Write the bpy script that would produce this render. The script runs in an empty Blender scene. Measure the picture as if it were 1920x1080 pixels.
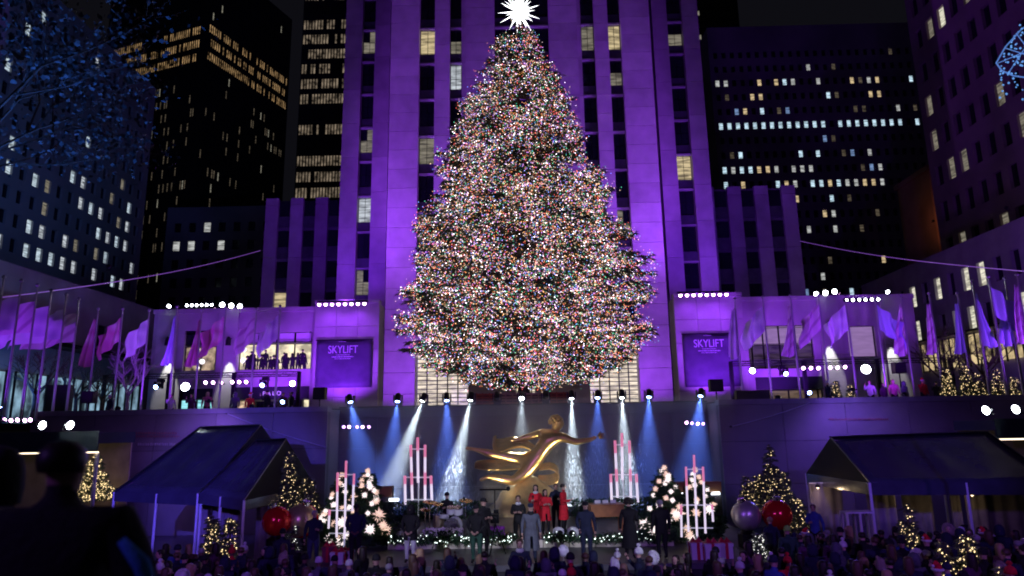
import bpy, bmesh, math, random
import numpy as np
from mathutils import Vector, Matrix, Quaternion
PI = math.pi
R = math.radians
random.seed(7)
rng = np.random.default_rng(11)
scene = bpy.context.scene
COL = scene.collection

# ------------------------------------------------------------------ camera
PHI, TH, RO, CZ, FPX = R(1.0), R(11.7), R(0.95), 5.0, 1280.0
FW = Vector((-math.sin(PHI) * math.cos(TH), math.cos(PHI) * math.cos(TH), math.sin(TH)))
R0 = Vector((math.cos(PHI), math.sin(PHI), 0))
U0 = R0.cross(FW)
RT = R0 * math.cos(RO) - U0 * math.sin(RO)
UP = U0 * math.cos(RO) + R0 * math.sin(RO)
cam_data = bpy.data.cameras.new('camera')
cam_data.sensor_width = 36.0
cam_data.lens = 36.0 * FPX / 1920.0
cam_data.clip_start = 0.1
cam_data.clip_end = 1500
cam_data.dof.use_dof = True
cam_data.dof.focus_distance = 34
cam_data.dof.aperture_fstop = 1.0
cam = bpy.data.objects.new('camera', cam_data)
COL.objects.link(cam)
cam.matrix_world = Matrix(((RT.x, UP.x, -FW.x, 0), (RT.y, UP.y, -FW.y, 0), (RT.z, UP.z, -FW.z, CZ), (0, 0, 0, 1)))
scene.camera = cam


def at(px, py, Y=None, X=None, Z=None):
    """Real place of something seen at a photo pixel, once its distance is known."""
    d = FW + RT * ((px - 960) / FPX) + UP * ((540 - py) / FPX)
    t = Y / d.y if Y is not None else X / d.x if X is not None else (Z - CZ) / d.z
    return Vector((d.x * t, d.y * t, CZ + d.z * t))


# ------------------------------------------------------------------ world: clear night sky over a lit city
world = bpy.data.worlds.new('World')
scene.world = world
world.use_nodes = True
wn = world.node_tree
wn.nodes.clear()
sky = wn.nodes.new('ShaderNodeTexSky')
sky.sky_type = 'NISHITA'
sky.sun_disc = False
sky.sun_elevation = R(-7)
sky.sun_rotation = R(200)
bg1 = wn.nodes.new('ShaderNodeBackground')
bg1.inputs[1].default_value = 0.05
bg2 = wn.nodes.new('ShaderNodeBackground')
bg2.inputs[0].default_value = (0.0040, 0.0039, 0.0058, 1)
bg2.inputs[1].default_value = 1.0
wadd = wn.nodes.new('ShaderNodeAddShader')
wout = wn.nodes.new('ShaderNodeOutputWorld')
wn.links.new(sky.outputs[0], bg1.inputs[0])
wn.links.new(bg1.outputs[0], wadd.inputs[0])
wn.links.new(bg2.outputs[0], wadd.inputs[1])
wn.links.new(wadd.outputs[0], wout.inputs[0])

vs = scene.view_settings
vs.view_transform = 'Standard'
vs.look = 'None'
vs.exposure = 0.0
vs.gamma = 1.0
vs.use_curve_mapping = False

scene.render.engine = 'CYCLES'
cy = scene.cycles
cy.max_bounces = 5
cy.diffuse_bounces = 2
cy.glossy_bounces = 3
cy.transmission_bounces = 4
cy.transparent_max_bounces = 6
cy.volume_bounces = 0
cy.sample_clamp_indirect = 3.0
cy.sample_clamp_direct = 0
cy.use_denoising = True
cy.denoiser = 'OPENIMAGEDENOISE'
cy.denoising_input_passes = 'RGB_ALBEDO_NORMAL'
cy.caustics_reflective = False
cy.caustics_refractive = False
cy.pixel_filter_type = 'BLACKMAN_HARRIS'
cy.filter_width = 1.9

# ------------------------------------------------------------------ materials
MATS = {}


def mat(name, col, rough=0.7, metal=0.0, var=0.15, scale=1.5, bump=0.0, bscale=20.0, spec=0.4,
        emit=None, estr=0.0, trans=0.0, alpha=1.0, sample=True):
    """Principled material with procedural unevenness in colour, gloss and relief."""
    if name in MATS:
        return MATS[name]
    m = bpy.data.materials.new(name)
    m.use_nodes = True
    nt = m.node_tree
    b = nt.nodes['Principled BSDF']
    b.inputs['Roughness'].default_value = rough
    b.inputs['Metallic'].default_value = metal
    b.inputs['Specular IOR Level'].default_value = spec
    b.inputs['Transmission Weight'].default_value = trans
    b.inputs['Alpha'].default_value = alpha
    geo = nt.nodes.new('ShaderNodeNewGeometry')
    if var > 0:
        n = nt.nodes.new('ShaderNodeTexNoise')
        n.inputs['Scale'].default_value = scale
        n.inputs['Detail'].default_value = 5
        nt.links.new(geo.outputs['Position'], n.inputs['Vector'])
        r = nt.nodes.new('ShaderNodeValToRGB')
        r.color_ramp.elements[0].position = 0.3
        r.color_ramp.elements[1].position = 0.7
        r.color_ramp.elements[0].color = (*[max(0, c * (1 - var)) for c in col], 1)
        r.color_ramp.elements[1].color = (*[min(1, c * (1 + var)) for c in col], 1)
        nt.links.new(n.outputs['Fac'], r.inputs['Fac'])
        oi = nt.nodes.new('ShaderNodeObjectInfo')      # each piece a little lighter or darker
        mr = nt.nodes.new('ShaderNodeMapRange')
        mr.inputs['To Min'].default_value = 1 - min(.14, var * .8)
        mr.inputs['To Max'].default_value = 1 + min(.14, var * .8)
        nt.links.new(oi.outputs['Random'], mr.inputs['Value'])
        vm = nt.nodes.new('ShaderNodeVectorMath')
        vm.operation = 'SCALE'
        nt.links.new(r.outputs['Color'], vm.inputs[0])
        nt.links.new(mr.outputs['Result'], vm.inputs['Scale'])
        nt.links.new(vm.outputs['Vector'], b.inputs['Base Color'])
    else:
        b.inputs['Base Color'].default_value = (*col, 1)
    if bump > 0:
        n2 = nt.nodes.new('ShaderNodeTexNoise')
        n2.inputs['Scale'].default_value = bscale
        n2.inputs['Detail'].default_value = 3
        bp = nt.nodes.new('ShaderNodeBump')
        bp.inputs['Strength'].default_value = bump
        bp.inputs['Distance'].default_value = 0.05
        nt.links.new(geo.outputs['Position'], n2.inputs['Vector'])
        nt.links.new(n2.outputs['Fac'], bp.inputs['Height'])
        nt.links.new(bp.outputs['Normal'], b.inputs['Normal'])
    if emit:
        b.inputs['Emission Color'].default_value = (*emit, 1)
        b.inputs['Emission Strength'].default_value = estr
    if not sample:
        m.cycles.emission_sampling = 'NONE'
    MATS[name] = m
    return m


def window_mat(name, col, strength, vary=0.6, scale=(0.8, 0.8, 5.0), sample=False):
    """A lit room seen through glass: blinds, ceiling lights and furniture give uneven light."""
    if name in MATS:
        return MATS[name]
    m = bpy.data.materials.new(name)
    m.use_nodes = True
    nt = m.node_tree
    b = nt.nodes['Principled BSDF']
    b.inputs['Base Color'].default_value = (0.02, 0.02, 0.025, 1)
    b.inputs['Roughness'].default_value = 0.15
    geo = nt.nodes.new('ShaderNodeNewGeometry')
    mp = nt.nodes.new('ShaderNodeMapping')
    mp.inputs['Scale'].default_value = scale
    n = nt.nodes.new('ShaderNodeTexNoise')
    n.inputs['Scale'].default_value = 1.0
    n.inputs['Detail'].default_value = 4
    r = nt.nodes.new('ShaderNodeMapRange')
    r.inputs['From Min'].default_value = 0.35
    r.inputs['From Max'].default_value = 0.65
    r.inputs['To Min'].default_value = strength * (1 - vary)
    r.inputs['To Max'].default_value = strength * (1 + vary)
    nt.links.new(geo.outputs['Position'], mp.inputs['Vector'])
    nt.links.new(mp.outputs['Vector'], n.inputs['Vector'])
    nt.links.new(n.outputs['Fac'], r.inputs['Value'])
    b.inputs['Emission Color'].default_value = (*col, 1)
    nt.links.new(r.outputs['Result'], b.inputs['Emission Strength'])
    if not sample:
        m.cycles.emission_sampling = 'NONE'
    MATS[name] = m
    return m


def glow(name, col, strength, sample=False):
    if name in MATS:
        return MATS[name]
    m = bpy.data.materials.new(name)
    m.use_nodes = True
    b = m.node_tree.nodes['Principled BSDF']
    b.inputs['Base Color'].default_value = (0.6, 0.6, 0.6, 1)
    b.inputs['Roughness'].default_value = 0.3
    b.inputs['Emission Color'].default_value = (*col, 1)
    b.inputs['Emission Strength'].default_value = strength
    if not sample:
        m.cycles.emission_sampling = 'NONE'
    MATS[name] = m
    return m


LIME = mat('limestone', (0.42, 0.40, 0.37), 0.85, var=0.16, scale=0.7, bump=0.25, bscale=9)
LIME2 = mat('limestone_dull', (0.30, 0.29, 0.28), 0.85, var=0.2, scale=0.5, bump=0.25, bscale=7)
DARKSTONE = mat('dark_granite', (0.07, 0.065, 0.07), 0.6, var=0.3, scale=1.2, bump=0.2)
MASON = mat('city_masonry', (0.16, 0.15, 0.15), 0.9, var=0.25, scale=0.2)
BLACKMETAL = mat('black_metal', (0.012, 0.012, 0.014), 0.45, 0.6, var=0.2)
STEEL = mat('steel', (0.35, 0.35, 0.38), 0.35, 1.0, var=0.15)
WHITEPAINT = mat('white_paint', (0.75, 0.75, 0.76), 0.5, var=0.06)
DARKGLASS = mat('dark_glass', (0.012, 0.013, 0.02), 0.12, var=0.3, scale=0.4, spec=0.6)
SPANDREL = mat('spandrel_metal', (0.10, 0.10, 0.12), 0.45, 0.5, var=0.2)
BLACKVINYL = mat('black_vinyl', (0.06, 0.06, 0.085), 0.24, var=0.2, bump=0.8, bscale=0.9, spec=0.9)
BLACKVINYL.node_tree.nodes['Principled BSDF'].inputs['Coat Weight'].default_value = 0.6
BLACKVINYL.node_tree.nodes['Principled BSDF'].inputs['Coat Roughness'].default_value = 0.18
SKIN = mat('skin', (0.50, 0.31, 0.24), 0.55, var=0.08, scale=8)
BARK = mat('bark', (0.09, 0.065, 0.05), 0.9, var=0.3, scale=6, bump=0.6, bscale=14)
NEEDLE = mat('spruce_needles', (0.085, 0.115, 0.07), 0.75, var=0.35, scale=2.5)
GARLAND = mat('garland_green', (0.03, 0.085, 0.035), 0.8, var=0.3, scale=5)
WET = mat('rink_surface', (0.06, 0.06, 0.075), 0.35, var=0.25, scale=0.6)
PAVE = mat('plaza_granite', (0.16, 0.155, 0.16), 0.6, var=0.2, scale=0.9, bump=0.2)
ASPHALT = mat('city_ground', (0.05, 0.05, 0.052), 0.9, var=0.25, scale=0.3)
LENS_W = glow('lamp_lens_white', (0.85, 0.93, 1.0), 30)
LENS_B = glow('lamp_lens_blue', (0.30, 0.45, 1.0), 22)
LENS_P = glow('lamp_lens_pink', (1.0, 0.55, 1.0), 14)


# ------------------------------------------------------------------ mesh helpers
class MB:
    """Collects shapes; build() links them as one mesh object."""
    def __init__(s):
        s.v, s.f, s.m = [], [], []

    def add(s, vs, fs, mi=0):
        n = len(s.v)
        s.v += [tuple(v) for v in vs]
        s.f += [tuple(i + n for i in f) for f in fs]
        s.m += [mi] * len(fs)
        return s

    def box(s, x0, x1, y0, y1, z0, z1, mi=0):
        return s.add([(x0, y0, z0), (x1, y0, z0), (x1, y1, z0), (x0, y1, z0), (x0, y0, z1), (x1, y0, z1), (x1, y1, z1), (x0, y1, z1)],
                     [(3, 2, 1, 0), (4, 5, 6, 7), (0, 1, 5, 4), (1, 2, 6, 5), (2, 3, 7, 6), (3, 0, 4, 7)], mi)

    def tube(s, pts, rads, n=6, mi=0, cap=True):
        pts = [Vector(p) for p in pts]
        if not hasattr(rads, '__len__'):
            rads = [rads] * len(pts)
        vs, fs = [], []
        t0 = (pts[1] - pts[0]).normalized()
        a = t0.orthogonal().normalized()
        for i, p in enumerate(pts):
            t = (pts[min(i + 1, len(pts) - 1)] - pts[max(i - 1, 0)]).normalized()
            a = (a - t * a.dot(t))
            a = a.normalized() if a.length > 1e-5 else t.orthogonal().normalized()
            b = t.cross(a)
            for k in range(n):
                w = 2 * PI * k / n
                vs.append(p + (a * math.cos(w) + b * math.sin(w)) * rads[i])
        for i in range(len(pts) - 1):
            for k in range(n):
                k2 = (k + 1) % n
                fs.append((i * n + k, i * n + k2, (i + 1) * n + k2, (i + 1) * n + k))
        if cap:
            fs.append(tuple(range(n - 1, -1, -1)))
            fs.append(tuple((len(pts) - 1) * n + k for k in range(n)))
        return s.add(vs, fs, mi)

    def lathe(s, prof, n=16, c=(0, 0, 0), mi=0, sx=1.0, sy=1.0):
        """prof: list of (radius, z) bottom to top."""
        vs, fs = [], []
        for r, z in prof:
            for k in range(n):
                w = 2 * PI * k / n
                vs.append((c[0] + r * sx * math.cos(w), c[1] + r * sy * math.sin(w), c[2] + z))
        for i in range(len(prof) - 1):
            for k in range(n):
                k2 = (k + 1) % n
                fs.append((i * n + k, i * n + k2, (i + 1) * n + k2, (i + 1) * n + k))
        fs.append(tuple(range(n - 1, -1, -1)))
        fs.append(tuple((len(prof) - 1) * n + k for k in range(n)))
        return s.add(vs, fs, mi)

    def mesh(s, name, mats, smooth=False):
        me = bpy.data.meshes.new(name)
        me.from_pydata(s.v, [], s.f)
        for m in (mats if isinstance(mats, (list, tuple)) else [mats]):
            me.materials.append(m)
        if any(s.m):
            me.polygons.foreach_set('material_index', s.m)
        if smooth:
            me.polygons.foreach_set('use_smooth', [True] * len(me.polygons))
        me.update()
        return me

    def build(s, name, mats, parent=None, smooth=False, loc=None):
        return link(name, s.mesh(name, mats, smooth), parent, loc)


def link(name, me, parent=None, loc=None, rot=None, scale=None):
    o = bpy.data.objects.new(name, me)
    COL.objects.link(o)
    if parent is not None:
        o.parent = parent
    if loc is not None:
        o.location = loc
    if rot is not None:
        o.rotation_euler = rot
    if scale is not None:
        o.scale = scale
    return o


def tag(o, label=None, cat=None, group=None, kind=None):
    if label:
        o['label'] = label
    if cat:
        o['category'] = cat
    if group:
        o['group'] = group
    if kind:
        o['kind'] = kind
    return o


def empty(name, loc=(0, 0, 0), rz=0.0):
    o = bpy.data.objects.new(name, None)
    COL.objects.link(o)
    o.location = loc
    o.rotation_euler = (0, 0, rz)
    o.empty_display_size = 0.1
    return o


_UB = {}


def slab(name, m, parent, x0, x1, y0, y1, z0, z1, rz=0.0):
    """One box-shaped piece; alike pieces share a bevelled unit mesh."""
    key = m.name
    if key not in _UB:
        bm = bmesh.new()
        bmesh.ops.create_cube(bm, size=1.0)
        me = bpy.data.meshes.new('piece_' + key)
        bm.to_mesh(me)
        bm.free()
        me.materials.append(m)
        _UB[key] = me
    return link(name, _UB[key], parent, ((x0 + x1) / 2, (y0 + y1) / 2, (z0 + z1) / 2), (0, 0, rz), (abs(x1 - x0), abs(y1 - y0), abs(z1 - z0)))


def copy_tree(o, parent=None):
    c = o.copy()
    COL.objects.link(c)
    if parent is not None:
        c.parent = parent
    for ch in list(o.children):
        copy_tree(ch, c)
    return c


def np_mesh(name, V, Fq, m):
    """Fast mesh from numpy arrays: V (n,3), Fq (k,3 or 4)."""
    me = bpy.data.meshes.new(name)
    k, c = Fq.shape
    me.vertices.add(len(V))
    me.vertices.foreach_set('co', np.ascontiguousarray(V, dtype=np.float32).ravel())
    me.loops.add(k * c)
    me.loops.foreach_set('vertex_index', np.ascontiguousarray(Fq, dtype=np.int32).ravel())
    me.polygons.add(k)
    me.polygons.foreach_set('loop_start', np.arange(0, k * c, c, dtype=np.int32))
    me.polygons.foreach_set('loop_total', np.full(k, c, dtype=np.int32))
    me.update(calc_edges=True)
    me.materials.append(m)
    return me


OCT_V = np.array([(1, 0, 0), (-1, 0, 0), (0, 1, 0), (0, -1, 0), (0, 0, 1), (0, 0, -1)], float)
OCT_F = np.array([(0, 2, 4), (2, 1, 4), (1, 3, 4), (3, 0, 4), (2, 0, 5), (1, 2, 5), (3, 1, 5), (0, 3, 5)])


def bulbs_mesh(name, pts, r, m):
    pts = np.asarray(pts, float).reshape(-1, 3)
    rr = r * rng.uniform(0.75, 1.3, len(pts))
    V = (pts[:, None, :] + OCT_V[None] * rr[:, None, None]).reshape(-1, 3)
    Fq = (OCT_F[None] + 6 * np.arange(len(pts))[:, None, None]).reshape(-1, 3)
    return np_mesh(name, V, Fq, m)


def spot(parent, loc, target, col, watts, angle, blend=0.5, radius=0.1):
    """A real lamp's beam, placed in its fixture."""
    l = bpy.data.lights.new('beam', 'SPOT')
    l.color = col
    l.energy = watts
    l.spot_size = R(angle)
    l.spot_blend = blend
    l.shadow_soft_size = radius
    o = bpy.data.objects.new('beam', l)
    COL.objects.link(o)
    d = Vector(target) - Vector(loc)
    o.rotation_euler = d.to_track_quat('-Z', 'Y').to_euler()
    o.location = Vector(loc)
    if parent is not None:
        o.parent = parent
        o.location = Vector(loc) - parent.location
    return o


def disc(mb, c, nrm, r, n=12, mi=0):
    c, nrm = Vector(c), Vector(nrm).normalized()
    a = nrm.orthogonal().normalized()
    b = nrm.cross(a)
    vs = [c + (a * math.cos(2 * PI * k / n) + b * math.sin(2 * PI * k / n)) * r for k in range(n)]
    mb.add(vs, [tuple(range(n))], mi)
    return mb


def facade(parent, name, m, o, u, us, vs_, win, depth):
    """Connected wall sheet in the plane o + s*u + z, with real window openings; returns opening rectangles.
    win(i, j) says whether cell i, j is an opening. The outside faces u x up."""
    o, u = Vector(o), Vector(u).normalized()
    nrm = u.cross(Vector((0, 0, 1)))
    mb = MB()
    nu, nv = len(us), len(vs_)
    mb.v = [tuple(o + u * s + Vector((0, 0, z))) for z in vs_ for s in us]
    idx = lambda i, j: j * nu + i
    rects = []
    for j in range(nv - 1):
        for i in range(nu - 1):
            q = (idx(i, j), idx(i + 1, j), idx(i + 1, j + 1), idx(i, j + 1))
            if win(i, j):
                b = len(mb.v)
                mb.v += [tuple(Vector(mb.v[k]) - nrm * depth) for k in q]
                for k in range(4):
                    k2 = (k + 1) % 4
                    mb.f.append((q[k], q[k2], b + k2, b + k))
                    mb.m.append(0)
                rects.append((i, j, us[i], us[i + 1], vs_[j], vs_[j + 1]))
            else:
                mb.f.append(q)
                mb.m.append(0)
    w = mb.build(name, m, parent)
    return w, rects, nrm


def pane_box(name, m, parent, o, u, nrm, s0, s1, z0, z1, back, thick=0.04):
    c = Vector(o) + Vector(u).normalized() * ((s0 + s1) / 2) - nrm * back
    ang = math.atan2(u[1], u[0])
    hx, hz = (s1 - s0), (z1 - z0)
    return slab(name, m, parent, c.x - hx / 2, c.x + hx / 2, c.y - thick / 2, c.y + thick / 2, Vector(o).z + z0, Vector(o).z + z1, ang)
def rebase(root, base):
    """Puts a thing's Empty at its base while the parts stay where they were built."""
    base = Vector(base)
    for ch in root.children:
        ch.location = Vector(ch.location) - base
    root.location = base


PZ = 5.75         # plaza level above the sunken rink; the parapet stands 0.6 m higher
# ------------------------------------------------------------------ ground
g = MB()
xs = [-1200, -26, -10.5, 10.2, 26, 1200]
ys = [-600, -14, 36.6, 38.7, 1400]
g.v = [(x, y, PZ - 0.03) for y in ys for x in xs]
for j in range(4):
    for i in range(5):
        if not (j == 1 and 1 <= i <= 3) and not (j == 2 and i == 2):
            g.f.append((j * 6 + i, j * 6 + i + 1, j * 6 + i + 7, j * 6 + i + 6))
            g.m.append(0)
tag(g.build('ground', ASPHALT), 'dark city ground around the plaza at street level', 'ground', kind='structure')
tag(MB().box(-34, 40, 38.9, 60, PZ - 0.4, PZ - 0.01).build('plaza_pavement', PAVE), 'grey granite pavement of the upper plaza behind the parapet', 'pavement', kind='structure')
tag(MB().box(-26, 26, -14, 38.9, -0.3, 0).build('rink_floor', WET), 'dark sunken rink floor under the crowd', 'floor', kind='structure')
tag(MB().box(-22, 22, 7, 22.1, 0.004, 0.28).build('audience_deck', WET), 'low dark deck over the rink that the audience stands on', 'deck', kind='structure')
tag(MB().box(-6, 6, -3, 4.6, 2.85, 3.15).build('viewing_platform', mat('platform_deck', (0.08, 0.08, 0.085), 0.7)), 'low dark viewing platform under the near silhouetted figures', 'platform', kind='structure')

# walls of the sunken court, built of stone panels
WALLST = mat('court_wall_stone', (0.22, 0.20, 0.20), 0.75, var=0.16, scale=0.5, bump=0.2, bscale=6)


def court_wall(name, x0, x1, label, edges):
    r = empty(name)
    slab('core', DARKSTONE, r, x0 + 0.01, x1 - 0.01, 36.14, 36.55, 0, 6.24)
    zs = [0, 2.1, 4.2, 6.06]
    for k in range(len(edges) - 1):
        for j in range(3):
            d = random.uniform(0, 0.012)
            slab('stone_panel', WALLST, r, edges[k] + 0.012, edges[k + 1] - 0.012, 36.0 - d, 36.138, zs[j] + 0.012, zs[j + 1] - 0.012)
    slab('coping', mat('coping_stone', (0.26, 0.24, 0.26), 0.6), r, x0, x1, 35.92, 36.7, 6.065, 6.33)
    tag(r, label, 'wall')
    rebase(r, ((x0 + x1) / 2, 36.3, 0))
    return r


court_wall('court_wall', -26, -10.35, 'plum lit stone wall of the sunken court left of the gilded statue', [-26, -22.6, -19.4, -16.2, -13.2, -10.35])
court_wall('court_wall', 9.95, 26, 'violet lit stone wall of the sunken court right of the gilded statue', [9.95, 13.2, 16.4, 19.6, 22.8, 26])
# fountain wall behind the statue
r = empty('fountain_wall')
slab('core', DARKSTONE, r, -10.9, 10.6, 38.62, 38.9, 0, 6.3)
ex = [-10.6 + k * (20.9 / 9) for k in range(10)]
for k in range(9):
    for j, (z0, z1) in enumerate(((0, 2.0), (2.0, 4.1), (4.1, 5.75))):
        slab('granite_panel', mat('fountain_granite', (0.075, 0.055, 0.06), 0.35, var=0.25, scale=1.2), r, ex[k] + 0.01, ex[k + 1] - 0.01, 38.48 - random.uniform(0, 0.012), 38.618, z0 + 0.01, z1 - 0.01)
slab('coping', mat('coping_dark', (0.09, 0.075, 0.09), 0.5), r, -10.36, 9.94, 38.38, 39.0, 5.78, 6.36)
for x in (-10.47, 10.08):
    slab('side_return', WALLST, r, x - 0.1, x + 0.1, 36.56, 38.37, 0, 6.2)
slab('lamp_ledge', BLACKMETAL, r, -10.3, 9.9, 38.0, 38.375, 6.30, 6.37)
tag(r, 'dark granite fountain wall behind the gilded statue', 'wall')
rebase(r, (0, 38.6, 0))

# ------------------------------------------------------------------ the great limestone tower
W_WARM = window_mat('lit_window_warm', (1.0, 0.80, 0.45), 0.42)
W_DIMW = window_mat('lit_window_dim', (0.95, 0.85, 0.65), 0.16)
W_WHITE = window_mat('lit_window_white', (0.85, 0.92, 1.0), 0.45)
W_BLUE = window_mat('lit_window_blue', (0.35, 0.55, 1.0), 0.35)
W_RED = window_mat('lit_window_red', (1.0, 0.08, 0.14), 0.55, 0.95, (6, 6, 6))
W_AMBER = window_mat('lit_window_amber', (1.0, 0.62, 0.25), 0.5, 0.7, (0.25, 0.25, 0.5))
LITLEFT = window_mat('lit_window_cool', (0.72, 0.88, 1.0), 0.55)
W_DIMF = window_mat('far_window_dim', (0.95, 0.9, 0.7), 0.20)
W_CROWN2 = window_mat('band_window', (1.0, 0.78, 0.55), 0.13, 0.95, (0.8, 0.8, 0.8))
W_COLD = window_mat('far_window_cold', (0.62, 0.85, 1.0), 0.75)
W_FAR = window_mat('far_window_white', (0.9, 0.92, 0.9), 0.40)
W_AMB2 = window_mat('far_window_amber', (1.0, 0.75, 0.42), 0.5)
W_FAINT = window_mat('far_window_faint', (1.0, 0.8, 0.55), 0.06, 0.8)
BLIND = mat('window_blind', (0.32, 0.30, 0.30), 0.8, var=0.1)

tower = empty('limestone_tower')
tag(tower, 'tall limestone tower washed in purple light behind the giant tree', 'building')
TT = 62.0
slab('tower_core', mat('tower_core', (0.10, 0.10, 0.11), 0.8), tower, -12.2, 12.7, 61.2, 90, PZ, TT)
slab('tower_core', mat('tower_core', (0.10, 0.10, 0.11), 0.8), tower, -18.2, 18.9, 67.0, 91, PZ, TT - 2)
FLZ = [13.4 + 3.79 * k for k in range(14)]      # floor ledges


def pier(x0, x1, y0, y1, z0, z1, step=3.79, m=LIME):
    z = z0
    while z < z1 - 0.1:
        h = min(step, z1 - z)
        d = random.uniform(0, 0.015)
        slab('stone_block', m, tower, x0 + random.uniform(0, .008), x1 - random.uniform(0, .008), y0 - d, y1, z + 0.018, z + h - 0.018)
        z += h


PB = PZ + 0.5
for x0, x1, y0 in ((-12.45, -9.70, 60.0), (9.95, 12.75, 60.0), (-8.2, -6.73, 60.25), (7.37, 8.73, 60.25), (-5.15, -2.35, 60.0), (2.95, 5.7, 60.0)):
    pier(x0, x1, y0, 61.18, 13.4 if abs(x0) < 9.5 and x1 < 9.5 else PB, TT - 4, 1.895)
pier(-5.6, -5.16, 60.4, 61.18, 13.4, TT)
pier(5.71, 6.1, 60.4, 61.18, 13.4, TT)
for x0, x1 in ((-18.6, -16.8), (-15.4, -13.75), (14.3, 15.9), (17.5, 19.2)):
    pier(x0, x1, 66.0, 66.98, PB, TT - 2, m=LIME)
# window shafts: (x0, x1, glass plane y, floors)
shafts = [(-9.70, -8.2, 60.75), (-6.73, -5.6, 60.75), (6.1, 7.37, 60.75), (8.73, 9.95, 60.75), (-16.8, -15.4, 66.6), (15.9, 17.5, 66.6),
          (-2.35, -0.85, 60.8), (-0.7, 0.75, 60.8), (0.9, 2.95, 60.8), (-13.74, -12.5, 67.3), (12.8, 14.28, 67.3)]
lit_spec = {(0, 7): 'w', (1, 7): 'd', (1, 6): 'W', (0, 4): 'd', (2, 7): 'd', (3, 7): 'w', (3, 6): 'd', (2, 6): 'half', (0, 9): 'r', (1, 9): 'r', (2, 9): 'r', (3, 9): 'r', (0, 8): 'x',
            (4, 8): 'd', (4, 5): 'd', (4, 3): 'W', (4, 1): 'd', (5, 8): 'd', (5, 4): 'w', (9, 4): 'W', (10, 3): 'd', (9, 2): 'd', (10, 5): 'd', (0, 2): 'd', (3, 2): 'd'}
for si, (x0, x1, yg) in enumerate(shafts):
    for k in range(len(FLZ) - 1):
        z0, z1 = FLZ[k], FLZ[k + 1]
        if z1 > TT - 2:
            continue
        slab('ledge', LIME2, tower, x0 + 0.01, x1 - 0.01, yg - 0.28, yg + 0.2, z0, z0 + 0.16)
        slab('spandrel', SPANDREL, tower, x0 + 0.01, x1 - 0.01, yg - 0.1, yg + 0.2, z0 + 0.165, z0 + 1.15)
        kind = lit_spec.get((si, k), '')
        if kind == '' and random.random() < 0.06 and si > 3:
            kind = 'd'
        m = {'w': W_WARM, 'd': W_DIMW, 'W': W_WHITE, 'r': W_RED, 'half': DARKGLASS}.get(kind, DARKGLASS)
        w = slab('window', BLACKMETAL, tower, x0 + 0.02, x1 - 0.02, yg + 0.08, yg + 0.2, z0 + 1.16, z1 - 0.01)
        for (a, b, c, d, mm) in ((x0 + 0.08, (x0 + x1) / 2 - 0.03, z0 + 1.22, z0 + 2.5, m), ((x0 + x1) / 2 + 0.03, x1 - 0.08, z0 + 1.22, z0 + 2.5, m),
                                 (x0 + 0.08, (x0 + x1) / 2 - 0.03, z0 + 2.56, z1 - 0.07, m), ((x0 + x1) / 2 + 0.03, x1 - 0.08, z0 + 2.56, z1 - 0.07, m)):
            if kind == 'd' and c > z0 + 2 and random.random() < .5:
                mm = DARKGLASS
            p = slab('pane', mm, tower, a, b, yg + 0.03, yg + 0.075, c, d)
            wm = w.location
            p.parent = w
            p.location = ((p.location[0] - wm[0]) / w.scale[0], (p.location[1] - wm[1]) / w.scale[1], (p.location[2] - wm[2]) / w.scale[2])
            p.scale = (p.scale[0] / w.scale[0], p.scale[1] / w.scale[1], p.scale[2] / w.scale[2])
# entrance storey behind the tree
ENTRY = window_mat('entrance_glow', (1.0, 0.86, 0.66), 0.75, 0.45, (1.0, 1.0, 5.0))
slab('entrance_lintel', LIME, tower, -9.69, 9.94, 60.1, 61.18, 11.7, 13.36)
for x0, x1 in ((-5.0, -0.9), (0.9, 5.6)):
    slab('entrance_wall', LIME, tower, x0, x1, 60.3, 61.18, PZ, 11.68)
for x0, x1 in ((-9.6, -5.05), (-0.85, 0.85), (5.65, 9.9)):
    w = slab('entrance_screen', ENTRY, tower, x0 + .05, x1 - .05, 60.7, 60.8, PZ + 0.6, 11.66)
    nb = 13
    for k in range(nb):
        z = PZ + 0.9 + k * 0.38
        slab('louvre', BLACKMETAL, tower, x0 + .05, x1 - .05, 60.52, 60.66, z, z + 0.07)
    for k in range(1, 5):
        x = x0 + (x1 - x0) * k / 5
        slab('mullion', BLACKMETAL, tower, x - .05, x + .05, 60.42, 60.51, PZ + 0.6, 11.66)
rebase(tower, (0, 75, PZ))

# set-back shoulders of the tower
for sx, x0, x1, top, nm in ((-1, -29.3, -19.3, 31.4, 'left'), (1, 20.2, 30.9, 31.6, 'right')):
    r = empty('tower_shoulder')
    tag(r, 'low dark purple shoulder block of the tower on its %s side' % nm, 'building')
    slab('shoulder_core', mat('tower_core', (0.10, 0.10, 0.11), 0.8), r, x0 + .1, x1 - .1, 74.5, 92, PZ, top - 0.2)
    n = 4
    wd = (x1 - x0) / (2 * n - 1)
    for k in range(n):
        a = x0 + 2 * k * wd
        z = PZ
        while z < top - .1:
            h = min(6.2, top - z)
            slab('stone_block', LIME2, r, a, a + wd, 74.0 - random.uniform(0, .02), 74.49, z + .02, z + h - .02)
            z += h
        if k < n - 1:
            for fl in range(7):
                z0 = PZ + 0.6 + fl * 3.6
                slab('spandrel', SPANDREL, r, a + wd + .02, a + 2 * wd - .02, 74.3, 74.49, z0, z0 + 1.3)
                mm = DARKGLASS
                if (sx, k, fl) in ((-1, 0, 3), (1, 0, 2), (1, 1, 2), (-1, 0, 2)):
                    mm = W_WARM
                slab('window', mm, r, a + wd + .02, a + 2 * wd - .02, 74.4, 74.49, z0 + 1.35, z0 + 3.2)
    rebase(r, ((x0 + x1) / 2, 80, PZ))

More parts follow.
